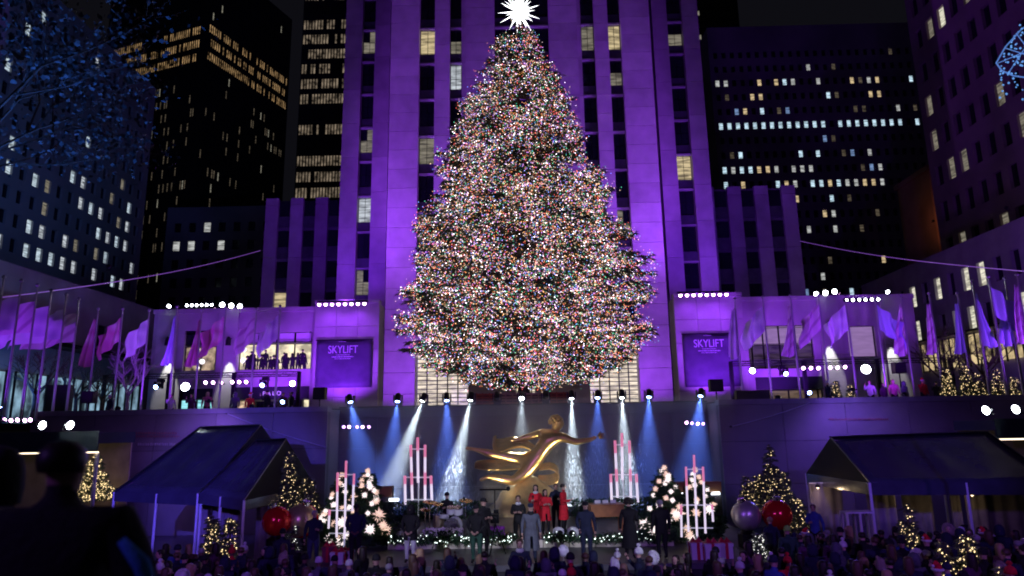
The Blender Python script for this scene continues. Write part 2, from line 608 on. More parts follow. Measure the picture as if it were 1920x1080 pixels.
# ------------------------------------------------------------------ low stone pavilions either side of the tree
SHOPGLOW = window_mat('shop_glow', (1.0, 0.86, 0.58), 0.9, 0.5, (1.2, 1.2, 1.6))
TEAL = window_mat('teal_glow', (0.35, 0.9, 1.0), 0.8, 0.4)
PALEBLIND = mat('pale_blind', (0.62, 0.58, 0.58), 0.7, var=0.05)
DIMINT = window_mat('dim_interior', (0.9, 0.6, 0.4), 0.10, 0.8)
FASCIA = mat('shop_fascia', (0.015, 0.016, 0.022), 0.4)


def pavilion(sx, x0, x1, top, label, cells, openings):
    """cells: stone columns' x edges; openings: list of (x0,x1,z0,z1)."""
    r = empty('stone_pavilion')
    tag(r, label, 'building')
    us = sorted(set([x0, x1] + [v for o in openings for v in o[:2]]))
    vz = sorted(set([PZ, top] + [v for o in openings for v in o[2:4]]))

    def win(i, j):
        cx, cz = (us[i] + us[i + 1]) / 2, (vz[j] + vz[j + 1]) / 2
        return any(a < cx < b and c < cz < d for a, b, c, d in openings)
    facade(r, 'wall', LIME, (0, 50, 0), (1, 0, 0), us, vz, win, 0.5)
    slab('building_mass', LIME2, r, x0 + 0.02, x1 - 0.02, 52.6, 59.6, PZ, top - 0.05)
    slab('roof', LIME2, r, x0, x1, 50.02, 52.58, top - 0.3, top - 0.02)
    slab('cornice', LIME, r, x0 - .05, x1 + .05, 49.86, 49.995, top - 0.22, top + 0.1)
    for x in cells:      # shallow pilaster strips and joints
        slab('pilaster', LIME, r, x - 0.75, x + 0.75, 49.84, 49.994, PZ, top - 0.225)
    rebase(r, ((x0 + x1) / 2, 54, PZ))
    return r


def window_unit(r, x0, x1, z0, z1, m, nv=3, nh=1, y=50.35, depth=0.0):
    """Frame bars and panes inside an opening; parts of building r."""
    bl = r.location
    def S(name, mm, a, b, c, d, e, f):
        o = slab(name, mm, r, a, b, c, d, e, f)
        o.location = Vector(o.location) - bl
        return o
    for k in range(nv + 1):
        x = x0 + (x1 - x0) * k / nv
        S('mullion', BLACKMETAL, max(x0, x - .04), min(x1, x + .04), y - .12, y - .02, z0, z1)
    for k in range(nh + 1):
        z = z0 + (z1 - z0) * k / nh
        S('transom', BLACKMETAL, x0, x1, y - .17, y - .125, max(z0, z - .04), min(z1, z + .04))
    for k in range(nv):
        S('pane', m, x0 + (x1 - x0) * k / nv + .045, x0 + (x1 - x0) * (k + 1) / nv - .045, y, y + .04, z0, z1)


lo = [(-25.3, -22.85, 9.6, 12.6), (-21.2, -15.75, 9.6, 12.35), (-25.4, -22.9, PZ + .02, 8.3), (-21.3, -15.8, PZ + .02, 8.35)]
pl = pavilion(-1, -27.7, -15.5, 14.12, 'low stone pavilion left of the tree with lit upper windows', [-26.6, -22.0, ], lo)
window_unit(pl, -25.3, -22.85, 9.6, 11.4, window_mat('ornament_room', (1.0, 0.72, 0.5), 0.32, 0.9, (2, 2, 2)), 2)
window_unit(pl, -25.3, -22.85, 11.5, 12.6, DARKGLASS, 2)
window_unit(pl, -21.2, -15.75, 9.6, 11.5, SHOPGLOW, 4)
window_unit(pl, -21.2, -15.75, 11.6, 12.35, PALEBLIND, 4)
window_unit(pl, -25.4, -22.9, PZ + .02, 7.5, TEAL, 2)
window_unit(pl, -25.4, -22.9, 7.55, 8.3, FASCIA, 1)
window_unit(pl, -21.3, -19.9, PZ + .02, 7.4, window_mat('shop_warm', (1.0, 0.7, 0.45), 0.5, 0.9, (2, 2, 3)), 1)
window_unit(pl, -19.8, -17.9, PZ + .02, 7.3, DARKGLASS, 1)
window_unit(pl, -17.8, -16.4, PZ + .02, 7.4, DARKGLASS, 1)
window_unit(pl, -16.3, -15.8, PZ + .02, 7.4, SHOPGLOW, 1)
fa = slab('fascia', FASCIA, pl, -21.3, -15.8, 49.98, 50.3, 7.42, 8.34)
fa.location = Vector(fa.location) - pl.location

ro = [(16.3, 21.05, 9.0, 12.15), (23.6, 25.6, 9.75, 12.0), (16.6, 21.4, PZ + .02, 8.4)]
pr = pavilion(1, 16.0, 28.6, 14.2, 'low stone pavilion right of the tree with pale blinds', [22.3, 26.9], ro)
window_unit(pr, 16.3, 21.05, 9.0, 10.75, window_mat('dark_room', (0.7, 0.4, 0.9), 0.05, 0.8), 4)
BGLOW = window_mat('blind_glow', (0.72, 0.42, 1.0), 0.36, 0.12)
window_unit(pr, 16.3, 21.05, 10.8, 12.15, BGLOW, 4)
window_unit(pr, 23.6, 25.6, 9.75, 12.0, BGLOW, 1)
window_unit(pr, 16.6, 21.4, PZ + .02, 7.45, DIMINT, 4)
fb = slab('fascia', FASCIA, pr, 16.6, 21.4, 49.98, 50.3, 7.5, 8.38)
fb.location = Vector(fb.location) - pr.location

# lettering over the left shop
t = bpy.data.curves.new('shop_lettering', 'FONT')
t.body = 'PALO'
t.size = 0.42
t.extrude = 0.02
t.space_character = 1.5
t.materials.append(glow('sign_gold', (1.0, 0.8, 0.5), 0.22))
o = link('lettering', t, pl, Vector((-19.2, 49.955, 7.72)) - pl.location, (PI / 2, 0, 0))

# figures watching from the upper windows (dark shapes against the light)
# ------------------------------------------------------------------ tall purple end blocks carrying the banners
for sx, x0, x1, y0, nm, bx0, bx1, bz0, bz1 in ((-1, -15.48, -10.7, 49.6, 'left', -15.25, -11.15, 8.15, 11.6), (1, 11.0, 15.98, 49.6, 'right', 11.45, 15.4, 7.75, 11.55)):
    r = empty('stone_end_block')
    tag(r, 'purple lit limestone end block carrying the banner %s of the tree' % nm, 'building')
    slab('block_mass', LIME2, r, x0 + .02, x1 - .02, 50.0, 51.4, PZ, 14.3)
    ncol = 3
    for k in range(ncol):
        a, b = x0 + (x1 - x0) * k / ncol, x0 + (x1 - x0) * (k + 1) / ncol
        for j in range(5):
            z0 = PZ + j * 1.72
            slab('stone_panel', LIME, r, a + .012, b - .012, y0 - random.uniform(0, .015), 49.99, z0 + .012, min(14.35, z0 + 1.72) - .012)
    slab('cornice', LIME, r, x0, x1, y0 - .12, 50.2, 14.36, 14.6)
    rebase(r, ((x0 + x1) / 2, 54, PZ))
    # hanging banner
    bn = empty('hanging_banner')
    tag(bn, 'large dark banner reading SKYLIFT on the %s end block' % nm, 'banner')
    mb = MB()
    nx, nz = 14, 8
    for j in range(nz + 1):
        for i in range(nx + 1):
            u, v = i / nx, j / nz
            mb.v.append((bx0 + (bx1 - bx0) * u, y0 - .09 + .03 * math.sin(u * 9 + v * 2), bz0 + (bz1 - bz0) * v))
    for j in range(nz):
        for i in range(nx):
            a = j * (nx + 1) + i
            mb.f.append((a, a + 1, a + nx + 2, a + nx + 1))
            mb.m.append(0)
    bo = mb.build('cloth', mat('banner_cloth', (0.07, 0.05, 0.10), 0.7, var=0.2), bn, True)
    sm = bo.modifiers.new('thickness', 'SOLIDIFY')
    sm.thickness = 0.02
    bar = MB().tube([(bx0 - .05, y0 - .09, bz1 + .03), (bx1 + .05, y0 - .09, bz1 + .03)], .04, 8).build('hanging_bar', BLACKMETAL, bn)
    INK = mat('banner_ink', (0.62, 0.55, 0.70), 0.6, var=0.05)
    t = bpy.data.curves.new('banner_lettering', 'FONT')
    t.body = 'SKYLIFT'
    t.size = 0.80
    t.extrude = 0.008
    t.align_x = 'CENTER'
    t.materials.append(INK)
    cx = bx0 + (bx1 - bx0) * (0.48 if sx < 0 else 0.47)
    to = link('lettering', t, bn, (cx, y0 - .14, bz1 - 0.95), (PI / 2, 0, 0), (0.78, 1, 1))
    # the small caption under it is too fine to read: three rows of tiny strokes
    mb = MB()
    for row, (hw, zz, hh) in enumerate(((0.5, bz1 - 1.08, .045), (0.8, bz1 - 1.22, .07), (0.58, bz1 - 1.36, .045))):
        x = cx - hw
        while x < cx + hw:
            w = random.uniform(.03, .12)
            mb.box(x, min(x + w, cx + hw), y0 - .145, y0 - .135, zz - hh / 2, zz + hh / 2)
            x += w + random.uniform(.02, .05)
    mb.box(cx - .35, cx + .2, y0 - .145, y0 - .135, bz1 - .12, bz1 - .1)
    tag(mb.build('caption', INK, bn), kind='stuff')
    rebase(bn, ((bx0 + bx1) / 2, y0 - .1, bz0))


# ------------------------------------------------------------------ side buildings and city towers
def grid_cuts(start, n, pitch, w, tail):
    """start, then n openings of width w every pitch, to tail."""
    c = [start]
    s = start + (pitch - w)
    for k in range(n):
        c += [s + k * pitch, s + k * pitch + w]
    c.append(max(tail, c[-1] + 0.3))
    return c


def city_block(name, label, o, u, length, z0, z1, depth, pitch, ww, fl, wh, litfn, m=MASON, wdepth=0.35, big=True, zs=None, cap=0.0, group=None):
    """A block with real window openings on the face along u; litfn(i, j, n, nf) -> material or None."""
    r = empty(name)
    tag(r, label, 'building', group)
    o, u = Vector(o), Vector(u).normalized()
    n = int((length - (pitch - ww)) / pitch)
    nf = int((z1 - z0 - (zs or 1.0) - cap) / fl)
    us = grid_cuts(0, n, pitch, ww, length)
    vz = grid_cuts(z0 + (zs or 1.0) - (fl - wh), nf, fl, wh, z1)
    vz[0] = z0
    w, rects, nrm = facade(r, 'wall', m, (o.x, o.y, 0), u, us, vz, lambda i, j: i % 2 == 1 and j % 2 == 1, wdepth)
    # the mass behind the face
    mb = MB()
    q = [o + u * 0.0, o + u * us[-1], o + u * us[-1] - nrm * depth, o - nrm * depth]
    e = nrm * (wdepth + 0.12)
    q[0] = q[0] - e
    q[1] = q[1] - e
    vv = [(p.x, p.y, z) for z in (z0, vz[-1]) for p in q]
    mb.add(vv, [(0, 1, 5, 4), (1, 2, 6, 5), (2, 3, 7, 6), (3, 0, 4, 7), (4, 5, 6, 7)])
    mb.build('building_mass', m, r)
    # return edges closing the sheet to the mass
    mb = MB()
    for s in (0, us[-1]):
        a = o + u * s
        b = a - e
        mb.add([(a.x, a.y, z0), (b.x, b.y, z0), (b.x, b.y, vz[-1]), (a.x, a.y, vz[-1])], [(0, 1, 2, 3)])
    a, b = o, o + u * us[-1]
    mb.add([(a.x, a.y, vz[-1]), (b.x, b.y, vz[-1]), ((b - e).x, (b - e).y, vz[-1]), ((a - e).x, (a - e).y, vz[-1])], [(0, 1, 2, 3)])
    tag(mb.build('wall_edge', m, r), kind='stuff')
    litn = {}
    dark = MB()
    cnt = 0
    for (i, j, s0, s1, za, zb) in rects:
        mm = litfn((i - 1) // 2, (j - 1) // 2, n, nf)
        if mm is not None and big and cnt < 290:
            pane_box('window', mm, r, (o.x, o.y, 0), u, nrm, s0, s1, za, zb, wdepth - 0.06)
            cnt += 1
        else:
            b = dark if mm is None else litn.setdefault(mm.name, MB())
            c0, c1 = o + u * s0 - nrm * (wdepth - .03), o + u * s1 - nrm * (wdepth - .03)
            b.add([(c0.x, c0.y, za), (c1.x, c1.y, za), (c1.x, c1.y, zb), (c0.x, c0.y, zb)], [(0, 1, 2, 3)])
    if dark.v:
        tag(dark.build('unlit_windows', DARKGLASS, r), kind='stuff')
    for k, b in litn.items():
        tag(b.build('lit_windows', MATS[k], r), kind='stuff')
    c = o + u * (length / 2) - nrm * (depth / 2)
    rebase(r, (c.x, c.y, z0))
    return r, n, nf


R1 = random.Random(3)


def lit_left(i, j, n, nf):
    p = 0.55 if j == 0 else 0.5 if j == 1 else 0.38 if j < 5 else 0.1 if j < 8 else 0.05
    if i > n - 4 and j > 3:
        p *= .3
    if R1.random() < p:
        return R1.choice([W_WHITE, W_WHITE, W_DIMW, LITLEFT, LITLEFT])
    return None


BLUEWALL = mat('left_block_stone', (0.26, 0.26, 0.27), 0.85, var=0.2, scale=0.15)
city_block('office_block', 'blue washed office block with a grid of small lit windows at far left', (-60, 66, 0), (0, 1, 0), 36.5, 16, 61, 30, 2.2, 1.05, 2.98, 1.7, lit_left, BLUEWALL, zs=10.3)


def lit_none(i, j, n, nf):
    return None


# low buildings lining the plaza
left_low, _, _ = city_block('plaza_building', 'low blue lit stone building behind the left row of flags', (-34, 30, 0), (0, 1, 0), 32.0, PZ, 16.35, 20, 4.1, 1.3, 3.5, 1.7,
           lambda i, j, n, nf: None, LIME2, zs=6.3)
GLAZE = window_mat('shopfront_pale', (0.45, 0.75, 1.0), 0.34, 0.85, (0.9, 0.9, 0.7))
for k in range(7):
    y = 34.5 + k * 3.9
    w = slab('shopfront', GLAZE, left_low, -33.9, -33.75, y - 1.5, y + 1.5, PZ + .05, 9.2)
    w.location = Vector(w.location) - left_low.location
    for dy in (-1.55, -.5, .5, 1.55):
        mlt = slab('mullion', BLACKMETAL, left_low, -33.74, -33.62, y + dy - .05, y + dy + .05, PZ + .05, 9.3)
        mlt.location = Vector(mlt.location) - left_low.location
aw = slab('canopy', BLACKMETAL, left_low, -33.9, -32.4, 32, 61, 11.2, 11.5)
aw.location = Vector(aw.location) - left_low.location
LITR = window_mat('lit_window_ivory', (0.95, 0.9, 0.72), 0.62)
R2 = random.Random(9)
right_low, _, _ = city_block('plaza_building', 'violet lit stone building with tall ivory windows at far right', (40, 80, 0), (0, -1, 0), 36.0, PZ, 21.0, 20, 2.15, 1.0, 3.55, 2.1,
           lambda i, j, n, nf: LITR if R2.random() < (0.62 if i < 9 else 0.4) else None, LIME2, zs=7.3)
# lit shopfronts at its foot
R3 = random.Random(5)
BROWN = window_mat('shopfront_glow', (1.0, 0.76, 0.40), 0.42, 0.85, (0.6, 0.6, 0.9))
for k in range(7):
    y = 75 - k * 3.7
    w = slab('shopfront', BROWN, right_low, 39.75, 39.9, y - 1.45, y + 1.45, 10.0, 12.6)
    w.location = Vector(w.location) - right_low.location
    for dy in (-1.5, -0.5, 0.5, 1.5):
        mlt = slab('mullion', BLACKMETAL, right_low, 39.62, 39.74, y + dy - .05, y + dy + .05, 9.8, 12.7)
        mlt.location = Vector(mlt.location) - right_low.location
    aw = slab('awning', BLACKMETAL, right_low, 39.0, 39.6, y - 1.6, y + 1.6, 12.75, 12.95)
    aw.location = Vector(aw.location) - right_low.location
city_block('office_block', 'tall dim masonry block with few lit windows at upper right', (45, 72, 0), (0, -1, 0), 46.0, PZ, 70, 25, 2.1, 1.15, 4.05, 2.3,
           lambda i, j, n, nf: W_DIMW if R2.random() < 0.13 else (LITR if R2.random() < 0.05 else None), mat('brick_dark', (0.20, 0.15, 0.15), 0.9, var=0.2, scale=0.3), zs=12)
# terrace with warm lit wall between the blocks on the right
r = empty('roof_terrace_house')
tag(r, 'small reddish terrace house on the roofs behind the right pavilion', 'building')
slab('wall', mat('reddish_render', (0.30, 0.17, 0.13), 0.9, var=0.25, scale=0.3), r, 56, 66.5, 90, 98, 20, 39.0)
slab('parapet', mat('reddish_render', (0.30, 0.17, 0.13), 0.9), r, 55.7, 66.8, 89.7, 98.3, 39.0, 39.7)
slab('chimney', mat('reddish_render', (0.30, 0.17, 0.13), 0.9), r, 62.5, 66, 91, 96, 39.7, 42.5)
rebase(r, (61, 94, 20))

R4 = random.Random(21)


def lit_slab(i, j, n, nf):
    top = nf - 1 - j
    rows = {5: 0.95, 2: 0.4, 6: .05, 7: .08, 12: .12, 14: .1, 4: 0.12, 8: 0.55, 9: 0.75, 10: 0.15, 11: 0.35, 13: 0.25, 3: 0.3, 15: 0.15, 16: 0.08, 19: .1}
    p = rows.get(top, 0.02)
    if i > n * 0.78:
        p *= .5 if top != 5 else 1
    if top in (11, 13) and i > n * 0.5:
        p *= .3
    if R4.random() < p:
        if top == 5:
            return W_COLD
        return R4.choice([W_FAR, W_FAR, W_COLD, W_AMB2])
    if R4.random() < .012:
        return W_BLUE
    return W_FAINT if R4.random() < .10 else None


MASD = mat('city_masonry_dark', (0.24, 0.22, 0.25), 0.9, var=0.25, scale=0.15)
city_block('city_tower', 'broad dark slab tower with rows of small lit windows behind the right shoulder', (34, 112, 0), (1, 0, 0), 39.0, PZ, 75.5, 22, 1.48, 0.72, 2.72, 1.25, lit_slab, MASD, wdepth=0.3, big=True, cap=1.0)
city_block('city_tower', 'dark glass tower with scattered lit floors at right behind the slab', (85, 142, 0), (1, 0, 0), 22.0, PZ, 92, 22, 1.15, 0.95, 3.3, 1.1,
           (lambda d: (lambda i, j, n, nf: (d.setdefault(j, (R4.random() < .4, R4.randint(0, 8), R4.randint(3, 9))), W_DIMF if d[j][0] and d[j][1] <= i < d[j][1] + d[j][2] else None)[1]))({}), mat('city_dark_glass', (0.03, 0.03, 0.035), 0.5), wdepth=0.2, big=False)
# left: dark tower with an amber lit crown, turned corner-on
W_CROWN = window_mat('crown_window', (1.0, 0.62, 0.28), 0.22, 0.95, (0.8, 0.8, 0.8))
MASB = mat('city_black_steel', (0.02, 0.019, 0.02), 0.7, var=0.2)


def crown(i, j, n, nf):
    top = nf - 1 - j
    if top in (4, 5, 6):
        if top == 4 and n * .38 < i < n * .62:
            return None
        return W_CROWN if R4.random() < .9 else None
    if R4.random() < (.03 if top > 7 else 0):
        return W_DIMF
    if R4.random() < .12 and top > 7:
        return W_FAINT
    return None


ca, cb, cc = at(200, 80, Y=150), at(378, 68, Y=140), at(497, 190, Y=170)
ZT = 110
u1 = Vector((cb.x - ca.x, cb.y - ca.y, 0))
city_block('city_tower', 'dark skyscraper at left with three amber lit floors under its crown', (ca.x, ca.y, 0), u1, u1.length, PZ, ZT + 5, 28, 0.62, 0.40, 3.4, 2.0, crown, MASB, wdepth=0.15, big=False)
o2 = Vector((cb.x, cb.y, 0)) + u1.normalized() * 2.05
u2 = -(u1.normalized().cross(Vector((0, 0, 1)))) * 28
b2, _, _ = city_block('city_tower', 'receding right flank of the amber crowned skyscraper', o2, u2, u2.length, PZ, ZT + 5, 2, 0.62, 0.40, 3.4, 2.0,
           lambda i, j, n, nf: W_CROWN if (nf - 1 - j) in (4, 5, 6) and R4.random() < .8 else (W_DIMF if R4.random() < .02 else W_FAINT if R4.random() < .12 and nf - 1 - j > 7 else None), MASB, wdepth=0.15, big=False)
# lower stepped block below it
city_block('office_block', 'dark stepped block with a few lit windows under the amber crowned skyscraper', (-62, 113, 0), (1, 0, 0), 31.0, PZ, 44, 20, 2.6, 1.2, 3.3, 1.7,
           lambda i, j, n, nf: W_FAR if R4.random() < (.45 if j == nf - 2 and i < 6 else .03) else None, MASD, wdepth=0.3, zs=4)
# slim tower just left of the limestone tower
city_block('city_tower', 'slim dark tower with banded lit floors left of the limestone tower', (-46.2, 131, 0), (1, 0, 0), 14.0, PZ, 118, 20, 0.62, 0.40, 3.45, 2.2,
           (lambda d: (lambda i, j, n, nf: (d.setdefault(j, R4.random() < .42), W_CROWN2 if d[j] and R4.random() < .85 else None)[1]))({}), MASB, wdepth=0.15, big=False)
# far right of the tower: a dim neighbour with specks
city_block('city_tower', 'dim tower with sparse specks of light just right of the limestone tower', (41.5, 150, 0), (1, 0, 0), 12, PZ, 110, 15, 1.3, 0.9, 3.2, 1.3,
           lambda i, j, n, nf: W_DIMF if R4.random() < .10 else None, MASB, wdepth=0.15, big=False)
# ------------------------------------------------------------------ conifers strung with lights
def conifer(name, loc, zs, rs, n_branch, sprays_per_m, spray_len, blade_w, seed, droop=0.25, inner=0.15, trunk_r=0.3, base_z=0.0, limbs=True, needle=NEEDLE):
    """Tapered trunk, tiered limbs and a crown of many small needle sprays.
    zs, rs: crown profile (height above base, radius). Returns (root, spray points, outward dirs)."""
    g_ = np.random.default_rng(seed)
    root = empty(name, loc)
    H = zs[-1]
    tr = MB()
    k = 9
    tr.tube([(0.02 * math.sin(i), 0.02 * math.cos(i * 2), base_z + (H - base_z) * i / k) for i in range(k + 1)], [trunk_r * (1 - 0.94 * i / k) + 0.01 for i in range(k + 1)], 9)
    tr.build('trunk', BARK, root, True)
    z0, z1 = zs[0], zs[-1] * 0.985
    # branch heights: denser where the crown is wide
    u = g_.uniform(0, 1, n_branch)
    hz = np.where(np.arange(n_branch) % 3 == 0, z0 + (z1 - z0) * u, z0 + (z1 - z0) * (1 - np.sqrt(1 - u * 0.985)))
    tier = 0.028 * (z1 - z0)
    hz = hz + 0.25 * tier * np.sin(hz / tier * 2 * PI)
    az = np.arange(n_branch) * 2.399963 + g_.uniform(-.25, .25, n_branch)
    rad = np.interp(hz, zs, rs) * np.clip(g_.normal(0.93, 0.09, n_branch), 0.66, 1.09)
    lump = 1 + 0.07 * np.sin(3 * az + hz * 0.9 / max(tier * 6, .1)) + 0.05 * np.sin(5 * az - hz * 1.7 / max(tier * 6, .1))
    rad = np.maximum(rad * lump, 0.04 * rs.max())
    ds, ns = [], []
    for b in range(n_branch):
        n = max(int(sprays_per_m * .9 * min(1.0, rs.max() / 4)) + 4, int(rad[b] * sprays_per_m))
        ds.append(np.full(n, b))
        ns.append(inner + (1 - inner) * np.sqrt(g_.uniform(0, 1, n)))
    bi = np.concatenate(ds)
    t = np.concatenate(ns)
    L = rad[bi]
    a = az[bi]
    drp = droop * (0.6 + 0.8 * g_.uniform(0, 1, n_branch))[bi]
    side = g_.normal(0, 1, len(bi)) * (0.10 * L * (1.15 - t) + 0.05 * spray_len)
    rr = L * t
    out = np.stack([np.cos(a), np.sin(a), np.zeros_like(a)], 1)
    tan = np.stack([-np.sin(a), np.cos(a), np.zeros_like(a)], 1)
    zz = hz[bi] - drp * L * t * (1 - 0.55 * t) - np.abs(side) * 0.2 + g_.normal(0, 0.05 * spray_len, len(bi))
    P = out * rr[:, None] + tan * side[:, None]
    P[:, 2] = zz
    # spray directions: outward with spread and a slight droop
    sd = out + tan * (np.sign(side) * g_.uniform(0.1, 1.0, len(bi)))[:, None] + g_.normal(0, 0.25, P.shape)
    sd[:, 2] += -0.25 + g_.normal(0, 0.2, len(bi))
    sd /= np.linalg.norm(sd, axis=1)[:, None]
    # five blades per spray: one leader and two pairs of side twigs, as slim three-sided slivers
    up = np.array([0, 0, 1.0])
    lat = np.cross(sd, up)
    lat /= np.linalg.norm(lat, axis=1)[:, None] + 1e-9
    Vs, Fs = [], []
    nP = len(P)
    base = 0
    sl = spray_len * g_.uniform(0.6, 1.25, nP)
    for (s0, ang, ll) in ((0.0, 0.0, 1.0), (0.25, 0.8, .62), (0.25, -0.8, .62), (0.55, 0.7, .45), (0.55, -0.7, .45)):
        dirv = sd * math.cos(ang) + lat * math.sin(ang)
        b0 = P + sd * (sl * s0)[:, None]
        tip = b0 + dirv * (sl * ll)[:, None]
        tip[:, 2] -= sl * ll * 0.18
        wv = np.cross(dirv, np.cross(dirv, up) + g_.normal(0, .5, P.shape))
        wv /= np.linalg.norm(wv, axis=1)[:, None] + 1e-9
        w = blade_w * g_.uniform(.7, 1.3, nP)
        v = np.stack([b0 - wv * w[:, None], b0 + wv * w[:, None], tip], 1).reshape(-1, 3)
        Vs.append(v)
        Fs.append(np.arange(nP * 3).reshape(-1, 3) + base)
        base += nP * 3
    me = np_mesh('crown', np.concatenate(Vs), np.concatenate(Fs), needle)
    cr = link('crown', me, root)
    tag(cr, kind='stuff')
    if limbs:
        lb = MB()
        for b in range(0, n_branch, max(1, n_branch // 260)):
            o_ = Vector((math.cos(az[b]), math.sin(az[b]), 0))
            p0 = Vector((0, 0, hz[b]))
            p1 = o_ * rad[b] * .5 + Vector((0, 0, hz[b] - droop * rad[b] * .36))
            p2 = o_ * rad[b] * .92 + Vector((0, 0, hz[b] - droop * rad[b] * .45))
            lb.tube([p0, p1, p2], [trunk_r * .22, trunk_r * .13, trunk_r * .03], 4, cap=False)
        tag(lb.build('limbs', BARK, root), kind='stuff')
    return root, P + sd * (sl * .4)[:, None], out, t


# --- the giant tree
ty = [52, 60, 100, 150, 200, 250, 300, 350, 400, 450, 500, 550, 600, 640, 675, 700, 722]
th = [10, 26, 50, 76, 98, 114, 138, 160, 176, 196, 205, 216, 225, 230, 190, 120, 30]
TY = 44.0
prof = []
for y, h in zip(ty, th):
    p = at(988 - (722 - y) * 0.018, y, Y=TY)
    q = at(988 - (722 - y) * 0.018 + h, y, Y=TY)
    prof.append((p.z - PZ, (q.x - p.x) * .965))
prof.reverse()
TZS = np.array([p[0] for p in prof])
TRS = np.array([p[1] for p in prof])
TZS = TZS + .125 * TRS
tree, SP, SO, ST = conifer('spruce_tree', (-0.13, TY, PZ), TZS, TRS, 1150, 8.2, 0.58, 0.035, 5, droop=0.30, inner=0.22, trunk_r=0.42)
tag(tree, 'giant spruce covered in thousands of multicoloured lights on the plaza', 'tree')
# bulbs of six colours, many more towards the branch tips
prob = 0.45 + 0.55 * ST ** 2
keep = rng.uniform(0, 1, len(SP)) < prob
BP = SP[keep] + rng.normal(0, 0.05, (keep.sum(), 3))
# patchy density: strings wind in clumps, leaving darker hollows
cl = np.sin(BP[:, 0] * 1.7 + 1.3 * np.sin(BP[:, 2] * 1.1)) + np.sin(BP[:, 1] * 1.9 + BP[:, 2] * 0.8) + np.sin(BP[:, 2] * 2.3 + BP[:, 0] * 0.7)
keep = rng.uniform(-1.6, 2.2, len(BP)) < cl + 1.25
BP = BP[keep]
# wires carry the bulbs in even small scatter around each spray
BP = np.concatenate([BP, BP + rng.normal(0, 0.15, BP.shape), BP + rng.normal(0, 0.2, BP.shape), BP + rng.normal(0, 0.25, BP.shape)])
cols = [('warm_white', (1.0, 0.70, 0.46), 2.2, .16), ('bright_white', (1.0, 0.90, 1.0), 6.0, .065), ('dim_white', (1.0, 0.78, 0.74), 1.0, .16), ('red', (1.0, 0.11, 0.09), 2.3, .15), ('orange', (1.0, 0.40, 0.09), 2.1, .15), ('green', (0.08, 0.80, 0.40), 1.9, .12), ('blue', (0.16, 0.36, 1.0), 2.3, .10), ('violet', (0.74, 0.30, 1.0), 2.2, .12)]
pick = rng.choice(len(cols), len(BP), p=np.array([c[3] for c in cols]) / sum(c[3] for c in cols))
for k, (nm, c, s, _) in enumerate(cols):
    me = bulbs_mesh('light_string', BP[pick == k], 0.028, glow('bulb_' + nm, c, s))
    tag(link('light_string', me, tree), '%s bulbs of the giant tree' % nm.replace('_', ' '), kind='stuff')
print('tree bulbs', len(BP), 'sprays', len(SP))

# --- crystal star on top: a core bristling with long glowing spikes
star_c = at(973, 22, Y=TY - 0.3)
star = empty('tree_topper_star', star_c)
star.scale = (.9, .9, .9)
tag(star, 'brilliant white spiky star on the tip of the giant tree', 'star')
SPIKE = glow('star_crystal', (0.95, 0.98, 1.0), 5.0)
bm = bmesh.new()
bmesh.ops.create_icosphere(bm, subdivisions=2, radius=0.34)
me = bpy.data.meshes.new('core')
bm.to_mesh(me)
bm.free()
me.materials.append(SPIKE)
link('core', me, star)
nsp = 70
sp1 = MB().lathe([(0.062, 0.0), (0.045, 0.25), (0.003, 1.0)], 6).mesh('spike', SPIKE)
for k in range(nsp):
    z = 1 - 2 * (k + .5) / nsp
    a = k * 2.399963
    d = Vector((math.sqrt(1 - z * z) * math.cos(a), math.sqrt(1 - z * z) * math.sin(a), z))
    ln = 1.75 if k % 3 == 0 else 1.25 if k % 3 == 1 else .95
    s = link('spike', sp1, star, d * 0.22, d.to_track_quat('Z', 'Y').to_euler(), (0.95, 0.95, ln - .22))
MB().tube([(0, 0, -1.3), (0, 0, -0.3)], 0.05, 8).build('mast', STEEL, star)
# ------------------------------------------------------------------ stage and show lighting: real fixtures
ORD = ['first', 'second', 'third', 'fourth', 'fifth', 'sixth', 'seventh', 'eighth']
BODY = mat('lamp_housing', (0.02, 0.02, 0.022), 0.4, 0.3)


def moving_head(base, target, col, watts, angle, lens, label, name='moving_head_light', group='moving head lights along the parapet', size=1.0, lit=True, hang=False, blend=0.95):
    base = Vector(base)
    r = empty(name, base)
    tag(r, label, 'stage light', group)
    s = size
    sg = -1 if hang else 1
    MB().box(-.20 * s, .20 * s, .04 * s, .30 * s, min(0, sg * .16 * s), max(0, sg * .16 * s)).build('base', BODY, r)
    y = MB()
    for sx in (-1, 1):
        y.box(sx * .23 * s - .03 * s, sx * .23 * s + .03 * s, -.20 * s, .06 * s, min(sg * .17 * s, sg * .62 * s), max(sg * .17 * s, sg * .62 * s))
    y.box(-.26 * s, .26 * s, .04 * s, .26 * s, min(sg * .165 * s, sg * .22 * s), max(sg * .165 * s, sg * .22 * s))
    tag(y.build('yoke', BODY, r), kind=None)
    c = Vector((0, -.16 * s, sg * .46 * s))
    d = (Vector(target) - (base + c)).normalized()
    hd = MB()
    hd.tube([c - d * .26 * s, c - d * .20 * s, c + d * .12 * s, c + d * .24 * s], [.10 * s, .16 * s, .17 * s, .15 * s], 12)
    hd.build('head', BODY, r, True)
    if lens is not None:
        disc(MB(), c + d * .245 * s, d, .135 * s).build('lens', lens, r)
    if watts > 0:
        spot(r, base + c + d * .30 * s, target, col, watts, angle, blend, .06)
    return r


